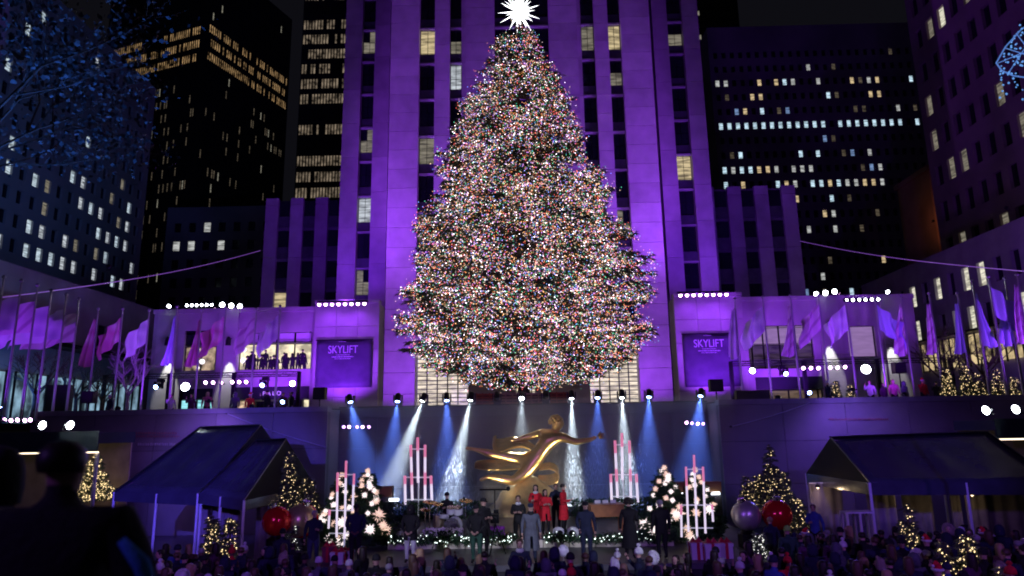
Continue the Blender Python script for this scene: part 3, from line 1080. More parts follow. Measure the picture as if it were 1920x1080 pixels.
def flood(base, target, col, watts, angle, lens, label, size=1.0, n=1, pitch=.5, group='floodlights round the plaza', blend=0.8, name='floodlight', lens_r=.17, radius=.15, spots=True):
    """A row of n round-faced lamps on one bracket."""
    base = Vector(base)
    r = empty(name, base)
    tag(r, label, 'light', group)
    d = (Vector(target) - base).normalized()
    side = Vector((0, 0, 1)).cross(d).normalized()
    half = (n - 1) * pitch / 2
    a, b = -side * (half + .2), side * (half + .2)
    MB().tube([a - d * .12 + Vector((0, 0, -.2 * size)), b - d * .12 + Vector((0, 0, -.2 * size))], .035, 6).build('bracket', BODY, r)
    for k in range(n):
        c = side * (k * pitch - half)
        MB().tube([c - d * .22 * size, c - d * .12 * size, c, c + d * .04], [.07 * size, .16 * size, .19 * size, .2 * size], 12).build('lamp_head', BODY, r)
        disc(MB(), c + d * .045, d, lens_r * size).build('lens', lens, r)
    if watts > 0 and spots:
        spot(r, base + d * .35, target, col, watts, angle, blend, radius)
    return r


PURP = (0.30, 0.055, 1.0)
PURPD = (0.17, 0.018, 1.0)
MAG = (0.27, 0.035, 1.0)
BLU = (0.06, 0.12, 1.0)
COLDW = (0.80, 0.92, 1.0)
ROYAL = (0.11, 0.23, 1.0)

# parapet row: (px, py, colour, watts, target px, py at stage depth, lens)
movers = [(657, 745, ROYAL, 900, (690, 900), LENS_B, 34), (747, 743, ROYAL, 900, (730, 900), LENS_B, 30), (795, 748, COLDW, 2600, (705, 990), LENS_W, 20), (838, 745, ROYAL, 900, (840, 890), LENS_B, 30),
          (884, 745, COLDW, 2600, (832, 985), LENS_W, 19), (932, 745, None, 0, (932, 880), None, 0), (978, 743, COLDW, 500, (978, 800), LENS_W, 22), (1023, 743, None, 0, (1023, 880), None, 0),
          (1071, 740, COLDW, 2600, (1078, 990), LENS_W, 17), (1120, 740, ROYAL, 600, (1120, 860), LENS_B, 28), (1165, 740, COLDW, 1800, (1180, 985), LENS_W, 20), (1216, 740, ROYAL, 900, (1216, 880), LENS_B, 30), (1313, 738, ROYAL, 1000, (1300, 880), LENS_B, 34)]
place = ['at far left of the row', 'second from the left, blue beam', 'with a white beam slanting left over the star trees', 'blue, above the left candy pipes', 'with a white beam slanting left of the statue',
         'dark, left of the middle', 'white, above the statue', 'dark, right of the middle', 'with a white beam falling right of the statue', 'blue, right of the statue', 'with a white beam above the right candy pipes', 'blue, above the right star tree', 'blue, at far right of the row']
for (px, py, c, w, tg, ln, ang), pl_ in zip(movers, place):
    b = at(px, py, Y=38.08)
    b.z = 6.375
    tgt = at(tg[0], tg[1], Y=36.3)
    moving_head(b, tgt, c or (1, 1, 1), w * (12 if c == COLDW else 10), ang, ln, 'stage light on the parapet ' + pl_, size=0.95)

# purple wash bars on the end blocks
for sx, x0, x1, z, nm in ((-1, -14.9, -11.6, 14.15, 'left'), (1, 11.3, 14.6, 14.3, 'right')):
    c = Vector(((x0 + x1) / 2, 48.7, z))
    r = empty('wash_light_bar', c)
    tag(r, 'bar of eight glowing pink wash lights above the %s banner' % nm, 'stage light', 'purple wash light bars')
    MB().box(x0 - c.x - .2, x1 - c.x + .2, -.05, .05, .16, .26).build('rail', BODY, r)
    for e in (x0, x1):
        MB().tube([(e - c.x, 0, .2), (e - c.x, 1.0, .3)], .04, 6).build('arm', BODY, r)
    for k in range(8):
        x = x0 + (x1 - x0) * k / 7 - c.x
        MB().tube([(x, .12, .12), (x, 0, .02), (x, -.1, -.02)], [.08, .14, .15], 10).build('lamp_head', BODY, r)
        disc(MB(), (x, -.11, -.025), (0, -1, -.2), .125).build('lens', LENS_P, r)
    for f in (0.2, 0.8):
        x = x0 + (x1 - x0) * f
        spot(r, (x, 48.6, z - .15), (x, 49.6, z - 4.2), MAG, 160, 150, .9, .2)
    spot(r, ((x0 + x1) / 2, 48.6, z + .45), (sx * 12.5, 60, 24), PURP, 5200, 95, .9, .3)

# roof floods washing the tower
for sx in (-1, 1):
    nm = 'left' if sx < 0 else 'right'
    p3 = at(433 if sx < 0 else 1548, 573 if sx < 0 else 549, Y=49.9)
    flood(p3, (0, 26, 5), COLDW, 0, 60, LENS_W, 'three bright white floodlights on the roof of the %s pavilion' % nm, n=3, pitch=.65, size=.9, lens_r=.2)
    p1 = at(317 if sx < 0 else 1664, 576 if sx < 0 else 549, Y=49.7)
    p1.z = max(p1.z, 14.45)
    flood(p1, (p1.x, 46, 12), COLDW, 260, 120, LENS_W, 'single flat white lamp on the outer roof corner of the %s pavilion' % nm, size=.8)
    q = Vector((sx * 24, 51.5, 14.6))
    flood(q, (sx * 4, 60, 34), PURP, 30000, 70, LENS_P, 'purple tower floodlight on the %s pavilion roof behind the parapet' % nm, size=1.0)
    q = Vector((sx * 17.5, 56, 14.7))
    flood(q, (sx * 17.3, 66, 30), PURPD, 5200, 95, LENS_P, 'purple floodlight on the %s pavilion roof aimed at the outer bays' % nm, size=1.0)
    flood(Vector((sx * 24, 58, 14.7)), (sx * 25, 74, 20), PURPD, 700, 80, LENS_P, 'purple floodlight on the %s pavilion roof aimed at the shoulder block' % nm, size=1.0)
# bank of small lamps on the left roof
r = empty('lamp_bank', at(373, 578, Y=50.2))
tag(r, 'bank of twelve small white lamps on the left pavilion roof', 'light')
MB().box(-1.1, 1.1, .02, .10, -.4, .4).build('backplate', BODY, r)
for k in range(6):
    for j in range(2):
        disc(MB(), (-.95 + k * .38, .0, -.22 + j * .46), (0, -1, 0), .10, 8).build('lens', LENS_W, r)
MB().tube([(0, .15, -.5), (0, .15, .3)], .05, 6).build('post', BODY, r)
r = empty('lamp_bank', at(1617, 562, Y=49.8))
tag(r, 'row of six small white lamps on the right pavilion roof edge', 'light')
MB().box(-1.35, 1.35, .02, .12, -.12, .12).build('backplate', BODY, r)
for k in range(6):
    disc(MB(), (-1.15 + k * .46, .0, 0), (0, -1, 0), .10, 8).build('lens', LENS_W, r)

# truss rails carrying lamps in front of the pavilions
TRUSS = mat('truss_black', (0.015, 0.015, 0.018), 0.4, 0.5)
for sx, x0, x1, z, nm in ((-1, -29.5, -15.8, 8.9, 'left'), (1, 14.2, 29.2, 9.05, 'right')):
    r = empty('lighting_truss', ((x0 + x1) / 2, 47.6, PZ))
    tag(r, 'long black lighting truss on posts in front of the %s pavilion' % nm, 'truss')
    hx = (x1 - x0) / 2
    for dz, dy in ((0, 0), (.3, 0), (.15, .25)):
        MB().tube([(-hx, dy, z - PZ + dz), (hx, dy, z - PZ + dz)], .035, 6).build('chord', TRUSS, r)
    zig = [(-hx + 2 * hx * k / 40, 0, z - PZ + (.3 if k % 2 else 0)) for k in range(41)]
    MB().tube(zig, .018, 4).build('lacing', TRUSS, r)
    for k in range(4):
        x = -hx + 2 * hx * k / 3
        MB().box(x - .12, x + .12, -.1, .1, 0, z - PZ + .3).build('post', TRUSS, r)
        MB().box(x - .4, x + .4, -.4, .4, 0, .05).build('foot_plate', TRUSS, r)
    # lamps hanging from it
    lamps = [(-1, 386, 717), (-1, 400, 717), (-1, 415, 717), (-1, 436, 716), (-1, 449, 716), (-1, 462, 716)] if sx < 0 else [(1, 1506, 690), (1, 1520, 690), (1, 1534, 690), (1, 1556, 689), (1, 1570, 689), (1, 1584, 688)]
    for k, (_, px, py) in enumerate(lamps):
        p = at(px, py, Y=47.4)
        flood(p, (p.x, 30, 2), MAG, 0, 60, LENS_P, 'small pink lamp hung on the %s truss, %s from the left' % (nm, ORD[k]), size=.7, group='small pink lamps on the trusses')
# big white keys on the trusses and the rink edge, lighting the stage
keys = [(347, 725, 47.4, 2.0, 2600, 'large dazzling white lamp on the left truss before the pavilion', 1.5), (548, 719, 47.4, 1.0, 900, 'white lamp on the left truss beside the banner', 1.0), (1411, 695, 47.4, 1.0, 900, 'white lamp on the right truss beside the banner', 1.0),
        (1624, 692, 47.4, 2.0, 2600, 'large dazzling white lamp on the right truss before the pavilion', 1.6), (78, 797, 31.0, 1.0, 60, 'bright white lamp on the left canopy, the left of two', 1.0), (130, 797, 31.0, 1.0, 60, 'bright white lamp on the left canopy, the right of two', 1.0),
        (1850, 769, 31.0, 1.0, 60, 'bright white lamp on the right canopy, the left of two', 1.0), (1906, 767, 31.0, 1.0, 60, 'bright white lamp on the right canopy, the right of two', 1.0)]
for px, py, Y, s, w, lb, sz in keys:
    p = at(px, py, Y=Y)
    flood(p, (p.x * .15, 27, 1.5), COLDW, w * 2.0, 36, LENS_W, lb, size=sz, lens_r=.19)
for k, px in enumerate((10, 22, 34, 48, 58)):
    p = at(px, 787 + (k % 2), Y=33.0)
    flood(p, (p.x, 20, 2), MAG, 0, 60, LENS_P, 'small pink lamp by the left canopy, %s from the left' % ORD[k], size=.55, group='small pink lamps on the left canopy')
for k, (px, py) in enumerate(((645, 800), (655, 800), (670, 800), (680, 800), (692, 800), (1287, 792), (1297, 793), (1308, 794), (1318, 794))):
    p = at(px, py, Y=38.2)
    flood(p, (p.x, 30, 2), MAG, 0, 60, LENS_P if k % 2 else glow('lamp_lens_violet', (.6, .3, 1.0), 8), 'small violet lamp under the parapet at the %s end, %s in its row' % ('left' if k < 5 else 'right', ORD[k if k < 5 else k - 5]), size=.5, group='small violet lamps under the parapet')
for k, (px, py, Y) in enumerate(((70, 621, 40.5), (15, 819, 31), (142, 818, 31), (1844, 789, 31), (978, 777, 38.3), (842, 777, 38.3), (1848, 553, 60))):
    pass
# wall washers on the pilasters: narrow lamps throwing a cone down the stone
for sx, px, py, lb in ((-1, 314, 640, 'outer left pilaster'), (-1, 428, 640, 'inner left pilaster'), (1, 1556, 610, 'inner right pilaster'), (1, 1672, 612, 'outer right pilaster')):
    p = at(px, py, Y=49.35)
    r = empty('wall_washer', p)
    tag(r, 'black wall lamp throwing a white cone down the %s' % lb, 'light', 'wall washer lamps')
    MB().lathe([(.20, -.3), (.17, .1), (.10, .32), (.03, .36)], 12).build('shade', BODY, r)
    MB().tube([(0, 0, .2), (0, .5, .25)], .04, 6).build('bracket', BODY, r)
    disc(MB(), (0, 0, -.28), (0, 0, -1), .16).build('lens', LENS_W, r)
    spot(r, p + Vector((0, 0, -.34)), p + Vector((0, .22, -2.5)), (.95, .95, 1.0), 1300, 36, .6, .05)

# purple plaza floods under the flags and on the court walls; blue on the left blocks
flood((-27.0, 31.0, PZ + .25), (-25.2, 37.5, 11.6), MAG, 2300, 80, LENS_P, 'purple floodlight on the left plaza lighting the streaming flags', size=.8)
flood((-22, 36.9, 6.45), (-22, 42, 12), MAG, 2600, 100, LENS_P, 'purple floodlight on the left wall top lighting the flags at the pavilion', size=.8)
flood((20, 36.9, 6.45), (21, 42, 12), MAG, 3000, 105, LENS_P, 'purple floodlight on the right wall top lighting the flags at the pavilion', size=.8)
flood((26.5, 33, PZ + .25), (27.5, 39, 11.5), PURP, 3600, 80, LENS_P, 'purple floodlight on the right plaza lighting the limp flags', size=.8)
flood((13.6, 37.6, 6.45), (15.5, 42, 12), MAG, 1500, 100, LENS_P, 'purple floodlight right of the parapet lights aimed at the nearest flags', size=.8)
flood((-15.0, 37.6, 6.45), (-17.5, 42, 12), MAG, 1300, 100, LENS_P, 'purple floodlight left of the parapet lights aimed at the nearest flags', size=.8)
flood((-18.6, 24.0, PZ + .25), (-18.6, 20.5, 17), (.05, .20, 1.0), 9000, 100, LENS_B, 'blue floodlight on the left plaza aimed up into the tall street tree', size=.8)
for sx in (-1, 1):
    nm = 'left' if sx < 0 else 'right'
    flood((sx * 13.2, 46.4, PZ + .25), (sx * 13.2, 49.6, 12.0), MAG, 3600, 100, LENS_P, 'magenta floodlight on the pavement before the %s banner' % nm, size=.7)
    flood((sx * 9.0, 53.5, PZ + .25), (sx * 11.2, 60, 14), PURP, 5200, 100, LENS_P, 'purple floodlight on the pavement at the %s foot of the tower' % nm, size=.7)
    flood((sx * 18.0, 46.6, PZ + .25), (sx * 18.0, 50, 12.2), MAG, 2600, 110, LENS_P, 'magenta floodlight on the pavement before the %s pavilion' % nm, size=.7)
flood((-30, 47.5, 17.0), (-60, 80, 50), (0.10, 0.20, 0.75), 18000, 66, LENS_B, 'blue floodlight on the low left roof aimed at the office block', size=1.0)
flood((-29.5, 38, PZ + .25), (-34, 47, 14), (0.05, 0.20, 0.9), 1500, 110, LENS_B, 'blue floodlight on the left plaza aimed at the low building', size=.8)
flood((31, 46, PZ + .25), (40, 60, 14), (0.26, 0.09, 1.0), 1300, 110, LENS_P, 'violet floodlight on the right plaza aimed at the far building', size=.8)
flood((38, 52, 21.4), (45, 60, 38), (0.36, 0.14, 0.9), 450, 110, LENS_P, 'violet floodlight on the right roof aimed at the tall block', size=.8)
flood((52, 84, 30), (62, 90, 33), (1.0, .35, .15), 420, 100, LENS_P, 'warm roof lamp below the reddish terrace house', size=.8)
flood((-15.5, 33.5, 6.6), (-17, 36, 3.0), (.30, .13, 1.0), 400, 130, LENS_P, 'violet floodlight above the left court wall, washing its stone', size=.5)
flood((15.5, 33.0, 6.6), (17, 36, 3.2), (.22, .10, 1.0), 520, 130, LENS_P, 'violet floodlight above the right court wall, washing its stone', size=.5)
flood((-12.6, 35.6, 6.6), (-13.2, 28.5, 3.8), (.16, .10, 1.0), 5200, 70, LENS_B, 'blue floodlight on the left wall aimed at the black marquee roof', size=.6)
flood((14.5, 35.6, 6.6), (14.5, 26.5, 3.4), (.13, .08, 1.0), 2600, 70, LENS_B, 'blue floodlight on the right wall aimed at the black marquee roof', size=.6)
# front of house towers either side of the viewing platform, out of the picture
for sx in (-1, 1):
    nm = 'left' if sx < 0 else 'right'
    r = empty('lighting_tower', (sx * 11, -3, 0))
    tag(r, 'tall front of house lighting tower on the %s of the viewing platform' % nm, 'lighting tower')
    for dx in (-.25, .25):
        for dy in (-.25, .25):
            MB().tube([(dx, dy, 0), (dx, dy, 11)], .03, 6).build('upright', BODY, r)
    MB().box(-1.2, 1.2, -.06, .06, 10.6, 10.75).build('crossarm', BODY, r)
    flood((sx * 11, -2.8, 10.4), (sx * .3, 25.6, 1.5), (0.80, 0.88, 1.0), 9800, 14, LENS_W, 'cool white stage lamp high on the %s lighting tower' % nm, size=1.0)
    flood((sx * 10.2, -2.8, 10.4), (sx * 13.6, 27.5, 3.9), (.10, .07, 1.0), 34000 if sx < 0 else 8000, 17, LENS_B, 'deep blue lamp on the %s lighting tower aimed at the marquee' % nm, size=1.0)
    flood((sx * 11.8, -2.8, 10.4), (sx * 3.0, 20, 1.2), (0.32, 0.11, 1.0), 4200, 80, LENS_P, 'violet audience lamp high on the %s lighting tower' % nm, size=1.0)

for px, py, lb in ((300, 705, 'dark moving lamp hung at the outer end of the left truss'), (497, 702, 'dark moving lamp hung on the left truss before the shop sign'), (1467, 678, 'dark moving lamp hung on the right truss beside the banner')):
    p = at(px, py, Y=47.55)
    p.z = 8.86 if px < 900 else 9.0
    moving_head(p, (p.x, 30, 2), (1, 1, 1), 0, 20, LENS_B, lb, group='moving lamps hung on the trusses', size=1.1, hang=True)
# ------------------------------------------------------------------ people
def skin_mesh(pts, edges, sub=1):
    """pts: list of (pos, rx, ry). One continuous surface grown round a skeleton."""
    me = bpy.data.meshes.new('skeleton')
    me.from_pydata([p[0] for p in pts], edges, [])
    ob = bpy.data.objects.new('skeleton', me)
    if 'workbench' not in bpy.data.scenes:
        bpy.data.scenes.new('workbench')
    ws = bpy.data.scenes['workbench']
    ws.collection.objects.link(ob)
    ob.modifiers.new('skin', 'SKIN').use_smooth_shade = True
    sv = me.skin_vertices
    if not sv:
        bm = bmesh.new()
        bm.from_mesh(me)
        bm.verts.layers.skin.verify()
        bm.to_mesh(me)
        bm.free()
        sv = me.skin_vertices
    for i, p in enumerate(pts):
        sv[0].data[i].radius = (p[1], p[2])
        sv[0].data[i].use_root = (i == 0)
    s = ob.modifiers.new('sub', 'SUBSURF')
    s.levels = sub
    vl = ws.view_layers[0]
    vl.update()
    out = bpy.data.meshes.new_from_object(ob.evaluated_get(vl.depsgraph))
    ws.collection.objects.unlink(ob)
    bpy.data.objects.remove(ob)
    return out


HAIRS = {'dark': mat('hair_dark', (0.02, 0.014, 0.01), 0.5), 'brown': mat('hair_brown', (0.09, 0.05, 0.03), 0.5), 'blond': mat('hair_blond', (0.35, 0.24, 0.12), 0.5), 'grey': mat('hair_grey', (0.3, 0.3, 0.31), 0.5)}
SKIN2 = mat('skin_deep', (0.16, 0.085, 0.06), 0.55, var=0.08, scale=8)
CLOTH = {}


def cloth(nm, c):
    if nm not in CLOTH:
        CLOTH[nm] = mat('cloth_' + nm, c, 0.85, var=0.18, scale=7, bump=0.3, bscale=25)
    return CLOTH[nm]


cloth('black', (0.012, 0.012, 0.014)); cloth('navy', (0.016, 0.022, 0.05)); cloth('grey', (0.10, 0.11, 0.14)); cloth('red', (0.62, 0.015, 0.03)); cloth('white', (0.62, 0.62, 0.64))
cloth('plum', (0.10, 0.03, 0.09)); cloth('brown', (0.09, 0.05, 0.03)); cloth('pink', (0.55, 0.12, 0.28)); cloth('blue', (0.05, 0.10, 0.35)); cloth('green', (0.03, 0.10, 0.06)); cloth('khaki', (0.28, 0.24, 0.19)); cloth('lime', (0.30, 0.75, 0.10)); cloth('denim', (0.05, 0.07, 0.13))

ARMS = {
    'wide': ((.41, .02, 1.17), (.44, -.03, .92), (.44, -.07, .82)),   # elbow, wrist, hand for the right arm (x>0); figure faces -Y
    'down': ((.27, .03, 1.16), (.29, -.04, .92), (.29, -.07, .82)),
    'clasp': ((.29, .00, 1.15), (.13, -.20, .98), (.04, -.25, .95)),
    'pocket': ((.30, .06, 1.16), (.22, -.08, .98), (.19, -.12, .93)),
    'raise': ((.27, -.10, 1.22), (.20, -.32, 1.45), (.17, -.36, 1.55)),
    'hold': ((.25, -.04, 1.15), (.14, -.28, 1.18), (.08, -.34, 1.22)),
    'up': ((.30, -.02, 1.62), (.26, -.12, 1.88), (.24, -.14, 1.98)),
}
_BODY = {}


def body_mesh(posL, posR, coat, legs, skin, bulk=1.0, stride=0.0, lean=0.0, sub=1):
    key = (posL, posR, coat, legs, skin.name, bulk, stride, lean, sub)
    if key in _BODY:
        return _BODY[key]
    b = bulk
    P = [((0, 0, .96), .165 * b, .125 * b), ((0, 0, 1.14), .155 * b, .115 * b), ((0, -.01 - lean * .4, 1.33), .185 * b, .125 * b), ((0, -lean, 1.45), .13 * b, .09 * b), ((0, -.01 - lean, 1.525), .058, .058), ((0, -.025 - lean, 1.60), .072, .085), ((0, -.03 - lean, 1.68), .08, .10), ((0, -.02 - lean, 1.755), .055, .07)]
    E = [(0, 1), (1, 2), (2, 3), (3, 4), (4, 5), (5, 6), (6, 7)]
    cls = ['c', 'c', 'c', 'c', 's', 's', 's']
    for sx, ps in ((-1, posL), (1, posR)):
        el, wr, ha = ARMS[ps]
        n = len(P)
        P += [((sx * .185 * b, -lean * .8, 1.41), .075 * b, .075 * b), ((sx * el[0], el[1] - lean, el[2]), .06 * b, .06 * b), ((sx * wr[0], wr[1] - lean, wr[2]), .042, .042), ((sx * ha[0], ha[1] - lean, ha[2]), .034, .026)]
        E += [(2, n), (n, n + 1), (n + 1, n + 2), (n + 2, n + 3)]
        cls += ['c', 'c', 'c', 's']
    for sx in (-1, 1):
        n = len(P)
        st = stride * sx
        P += [((sx * .10, 0, .88), .12 * b, .12 * b), ((sx * .11, -.02 - st, .50), .078, .082), ((sx * .115, .02 - st * .6, .10), .052, .055), ((sx * .125, -.14 - st * .6, .045), .05, .04)]
        E += [(0, n), (n, n + 1), (n + 1, n + 2), (n + 2, n + 3)]
        cls += ['l', 'l', 'l', 'b']
    me = skin_mesh(P, E, sub)
    # colour by nearest bone
    nF = len(me.polygons)
    c = np.empty(nF * 3)
    me.polygons.foreach_get('center', c)
    c = c.reshape(-1, 3)
    best = np.full(nF, 1e9)
    idx = np.zeros(nF, int)
    order = {'c': 0, 'l': 1, 's': 2, 'b': 3}
    for (i, j), k in zip(E, cls):
        a, bb = np.array(P[i][0]), np.array(P[j][0])
        t = np.clip(((c - a) @ (bb - a)) / ((bb - a) @ (bb - a)), 0, 1)
        d = np.linalg.norm(c - (a + t[:, None] * (bb - a)), axis=1) / (1 if k != 'c' else 1.25)
        m_ = d < best
        best[m_] = d[m_]
        idx[m_] = order[k]
    me.materials.clear()
    for m in (CLOTH[coat], CLOTH[legs], skin, CLOTH['black']):
        me.materials.append(m)
    me.polygons.foreach_set('material_index', idx.astype(np.int32))
    me.polygons.foreach_set('use_smooth', [True] * nF)
    # nose, dark eyes, ears and fingers added to the same mesh
    bm = bmesh.new()
    bm.from_mesh(me)

    def lump(co, r, mi, stretch=(1, 1, 1)):
        res = bmesh.ops.create_icosphere(bm, subdivisions=1, radius=r)
        for v in res['verts']:
            v.co = Vector((v.co.x * stretch[0], v.co.y * stretch[1], v.co.z * stretch[2])) + Vector(co)
        for f in {f for v in res['verts'] for f in v.link_faces}:
            f.material_index = mi
    lump((0, -.128 - lean, 1.645), .016, 2, (.8, 1.1, 1.4))
    for sx in (-1, 1):
        lump((sx * .032, -.113 - lean, 1.672), .011, 3)
        lump((sx * .083, -.02 - lean, 1.655), .02, 2, (.5, 1, 1.4))
    lump((0, -.115 - lean, 1.605), .012, 3, (2.0, .5, .5))
    for sx, ps in ((-1, posL), (1, posR)):
        el, wr, ha = ARMS[ps]
        hd = (Vector(ha) - Vector(wr)).normalized()
        sv = hd.orthogonal().normalized()
        for k, ln in enumerate((.050, .062, .066, .058)):
            p = Vector(ha) + sv * (k - 1.5) * .018 + hd * .03
            q = p + hd * ln + Vector((0, -.01, -.012))
            res = bmesh.ops.create_cone(bm, segments=5, radius1=.010, radius2=.007, depth=ln, cap_ends=True)
            rot = hd.to_track_quat('Z', 'Y').to_matrix()
            for v in res['verts']:
                v.co = rot @ v.co + (p + q) / 2
                v.co = Vector((v.co.x * sx, v.co.y - lean, v.co.z))
            for f in {f for v in res['verts'] for f in v.link_faces}:
                f.material_index = 2
        res = bmesh.ops.create_cone(bm, segments=5, radius1=.012, radius2=.008, depth=.06, cap_ends=True)
        td = (hd + sv * 1.2).normalized()
        rot = td.to_track_quat('Z', 'Y').to_matrix()
        for v in res['verts']:
            v.co = rot @ v.co + Vector(ha) + sv * .04 + hd * .005
            v.co = Vector((v.co.x * sx, v.co.y - lean, v.co.z))
        for f in {f for v in res['verts'] for f in v.link_faces}:
            f.material_index = 2
    bm.to_mesh(me)
    bm.free()
    me.name = 'person_body'
    _BODY[key] = me
    return me


_EX = {}


def headwear(kind, colour):
    """Hair or hat, modelled round a head centred at z = 1.67, y = -0.03."""
    key = (kind, colour)
    if key in _EX:
        return _EX[key]
    mb = MB()
    c = (0, -.015, 1.675)
    if kind == 'short':
        mb.lathe([(.088, -.01), (.098, .04), (.09, .085), (.055, .118), (.01, .128)], 12, (0, .012, 1.655), sy=1.12)
        m = HAIRS[colour]
    elif kind == 'long':
        mb.lathe([(.085, -.26), (.105, -.2), (.112, -.1), (.104, .02), (.10, .06), (.092, .10), (.055, .132), (.01, .14)], 12, (0, .035, 1.645), sy=1.0)
        m = HAIRS[colour]
    elif kind == 'curly':
        for k in range(26):
            a, zz = k * 2.4, 1 - 1.35 * (k + .5) / 26
            rr = math.sqrt(max(0, 1 - zz * zz))
            p = (.115 * rr * math.cos(a), .02 + .115 * rr * math.sin(a) * .9, 1.69 + .12 * zz)
            if p[1] < -.09 and zz < .5:
                continue
            mb.lathe([(.02, -.04), (.048, -.02), (.05, .015), (.02, .042)], 6, p)
        m = HAIRS[colour]
    elif kind == 'beanie':
        mb.lathe([(.104, -.005), (.108, .02), (.104, .045), (.10, .075), (.075, .12), (.03, .145), (.005, .15)], 12, (0, -.01, 1.675), sy=1.1)
        m = CLOTH[colour]
    elif kind == 'pompom':
        mb.lathe([(.106, -.01), (.11, .025), (.10, .075), (.075, .12), (.03, .145), (.02, .155), (.05, .18), (.055, .20), (.035, .235), (.004, .245)], 12, (0, -.01, 1.67), sy=1.08)
        m = CLOTH[colour]
    elif kind == 'cap':
        mb.lathe([(.098, 0), (.10, .04), (.085, .085), (.045, .108), (.004, .112)], 12, (0, -.01, 1.685), sy=1.1)
        mb.add([(-.07, -.10, 1.69), (.07, -.10, 1.69), (.055, -.185, 1.678), (-.055, -.185, 1.678), (-.07, -.10, 1.70), (.07, -.10, 1.70), (.055, -.185, 1.688), (-.055, -.185, 1.688)], [(3, 2, 1, 0), (4, 5, 6, 7), (0, 1, 5, 4), (1, 2, 6, 5), (2, 3, 7, 6), (3, 0, 4, 7)])
        m = CLOTH[colour]
    elif kind == 'santa':
        mb.lathe([(.104, 0), (.125, .012), (.125, .045), (.104, .055)], 12, (0, -.01, 1.68), sy=1.08, mi=1)
        mb.tube([(0, -.01, 1.72), (.01, .01, 1.80), (.06, .06, 1.86), (.14, .10, 1.82)], [.10, .075, .045, .02], 10)
        mb.lathe([(.005, -.035), (.032, -.015), (.035, .01), (.005, .035)], 8, (.155, .105, 1.80), mi=1)
        m = [CLOTH['red'], CLOTH['white']]
    elif kind == 'hood':
        mb.lathe([(.13, -.17), (.135, -.08), (.13, 0), (.118, .06), (.085, .11), (.03, .135), (.005, .138)], 12, (0, .02, 1.675), sy=1.05)
        m = CLOTH[colour]
    elif kind == 'fur':
        for k in range(18):
            a = 2 * PI * k / 18
            mb.lathe([(.01, -.045), (.042, -.02), (.045, .015), (.01, .045)], 6, (.135 * math.cos(a), -.02, 1.66 + .15 * math.sin(a)))
        mb.lathe([(.13, -.17), (.132, -.08), (.126, 0), (.112, .06), (.08, .11), (.02, .135)], 12, (0, .04, 1.675))
        m = CLOTH[colour]
    me = mb.mesh(kind + '_' + colour, m, True)
    _EX[key] = me
    return me


def skirt_mesh(coat, z0, flare, bulk=1.0):
    key = ('skirt', coat, z0, flare, bulk)
    if key not in _EX:
        mb = MB()
        n, rows = 18, 6
        for j in range(rows + 1):
            t = j / rows
            z = 1.02 + (z0 - 1.02) * t
            for k in range(n):
                a = 2 * PI * k / n
                r = (0.185 + flare * t + .012 * math.sin(5 * a) * t) * bulk
                gap = 0.0
                mb.v.append((r * math.cos(a), r * .78 * math.sin(a), z))
        for j in range(rows):
            for k in range(n):
                if k == 13 and j > 1:
                    continue      # front vent
                k2 = (k + 1) % n
                mb.f.append((j * n + k, j * n + k2, (j + 1) * n + k2, (j + 1) * n + k))
                mb.m.append(0)
        _EX[key] = mb.mesh('coat_skirt', CLOTH[coat], True)
    return _EX[key]


COLLAR = {}


def person(loc, rz, label, coat='black', legs='black', posL='down', posR='down', head=('short', 'dark'), skirt=None, skin=SKIN, group=None, h=1.75, bulk=1.0, stride=0.0, lean=0.0, collar=None, sub=1):
    r = empty('person', loc, rz)
    s = h / 1.80
    r.scale = (s, s, s)
    tag(r, label, 'person', group)
    link('body', body_mesh(posL, posR, coat, legs, skin, bulk, stride, lean, sub), r)
    hw = headwear(*head)
    nm = 'hair' if head[0] in ('short', 'long', 'curly') else 'hat' if head[0] in ('beanie', 'pompom', 'cap', 'santa') else 'hood'
    link(nm, hw, r, (0, -lean, 0))
    if skirt:
        link('coat_skirt', skirt_mesh(coat, skirt, .06 if skirt < .7 else .03, bulk), r)
    if collar:
        if collar not in COLLAR:
            COLLAR[collar] = MB().lathe([(.09, -.06), (.112, -.03), (.105, .02), (.082, .045), (.066, .045)], 12, (0, -.01, 1.495)).mesh('scarf', CLOTH[collar], True)
        link('scarf', COLLAR[collar], r, (0, -lean, 0))
    return r


STZ = 0.9        # stage deck
RZ_ = 1.2        # riser


def onstage(px, Y, z=STZ):
    """Ground place on the deck under a given image column."""
    d = at(px, 960, Y=Y)
    return Vector((d.x, Y, z))


G1 = 'guards and guests along the stage front'
person(onstage(668, 22.9), R(8), 'guard in dark navy jacket and cap before the left star tree', 'navy', 'black', 'clasp', 'clasp', ('cap', 'black'), group=G1, h=1.83, bulk=1.18, skin=SKIN2)
person(onstage(770, 22.9), R(-6), 'person in black hooded coat with pale trousers, hands clasped', 'black', 'white', 'clasp', 'clasp', ('hood', 'black'), .72, group=G1, h=1.78, bulk=1.12)
person(onstage(893, 22.7), R(-10), 'guard in black jacket with bowed head left of the grey coated guest', 'black', 'green', 'clasp', 'clasp', ('cap', 'black'), group=G1, h=1.78, bulk=1.12)
person(onstage(906, 23.6), R(35), 'tall camera operator in black coat and cap holding a camera', 'black', 'black', 'hold', 'hold', ('cap', 'black'), .68, group=G1, h=1.9, bulk=1.1)
person(onstage(995, 22.7), R(4), 'guest in long grey overcoat and dark cap at centre stage front', 'grey', 'navy', 'down', 'down', ('cap', 'navy'), .38, group=G1, h=1.80, bulk=1.12, collar='black')
person(onstage(1098, 22.8), R(-12), 'guard in navy peacoat and flat cap right of centre', 'navy', 'navy', 'pocket', 'down', ('cap', 'black'), .80, group=G1, h=1.82, bulk=1.12)
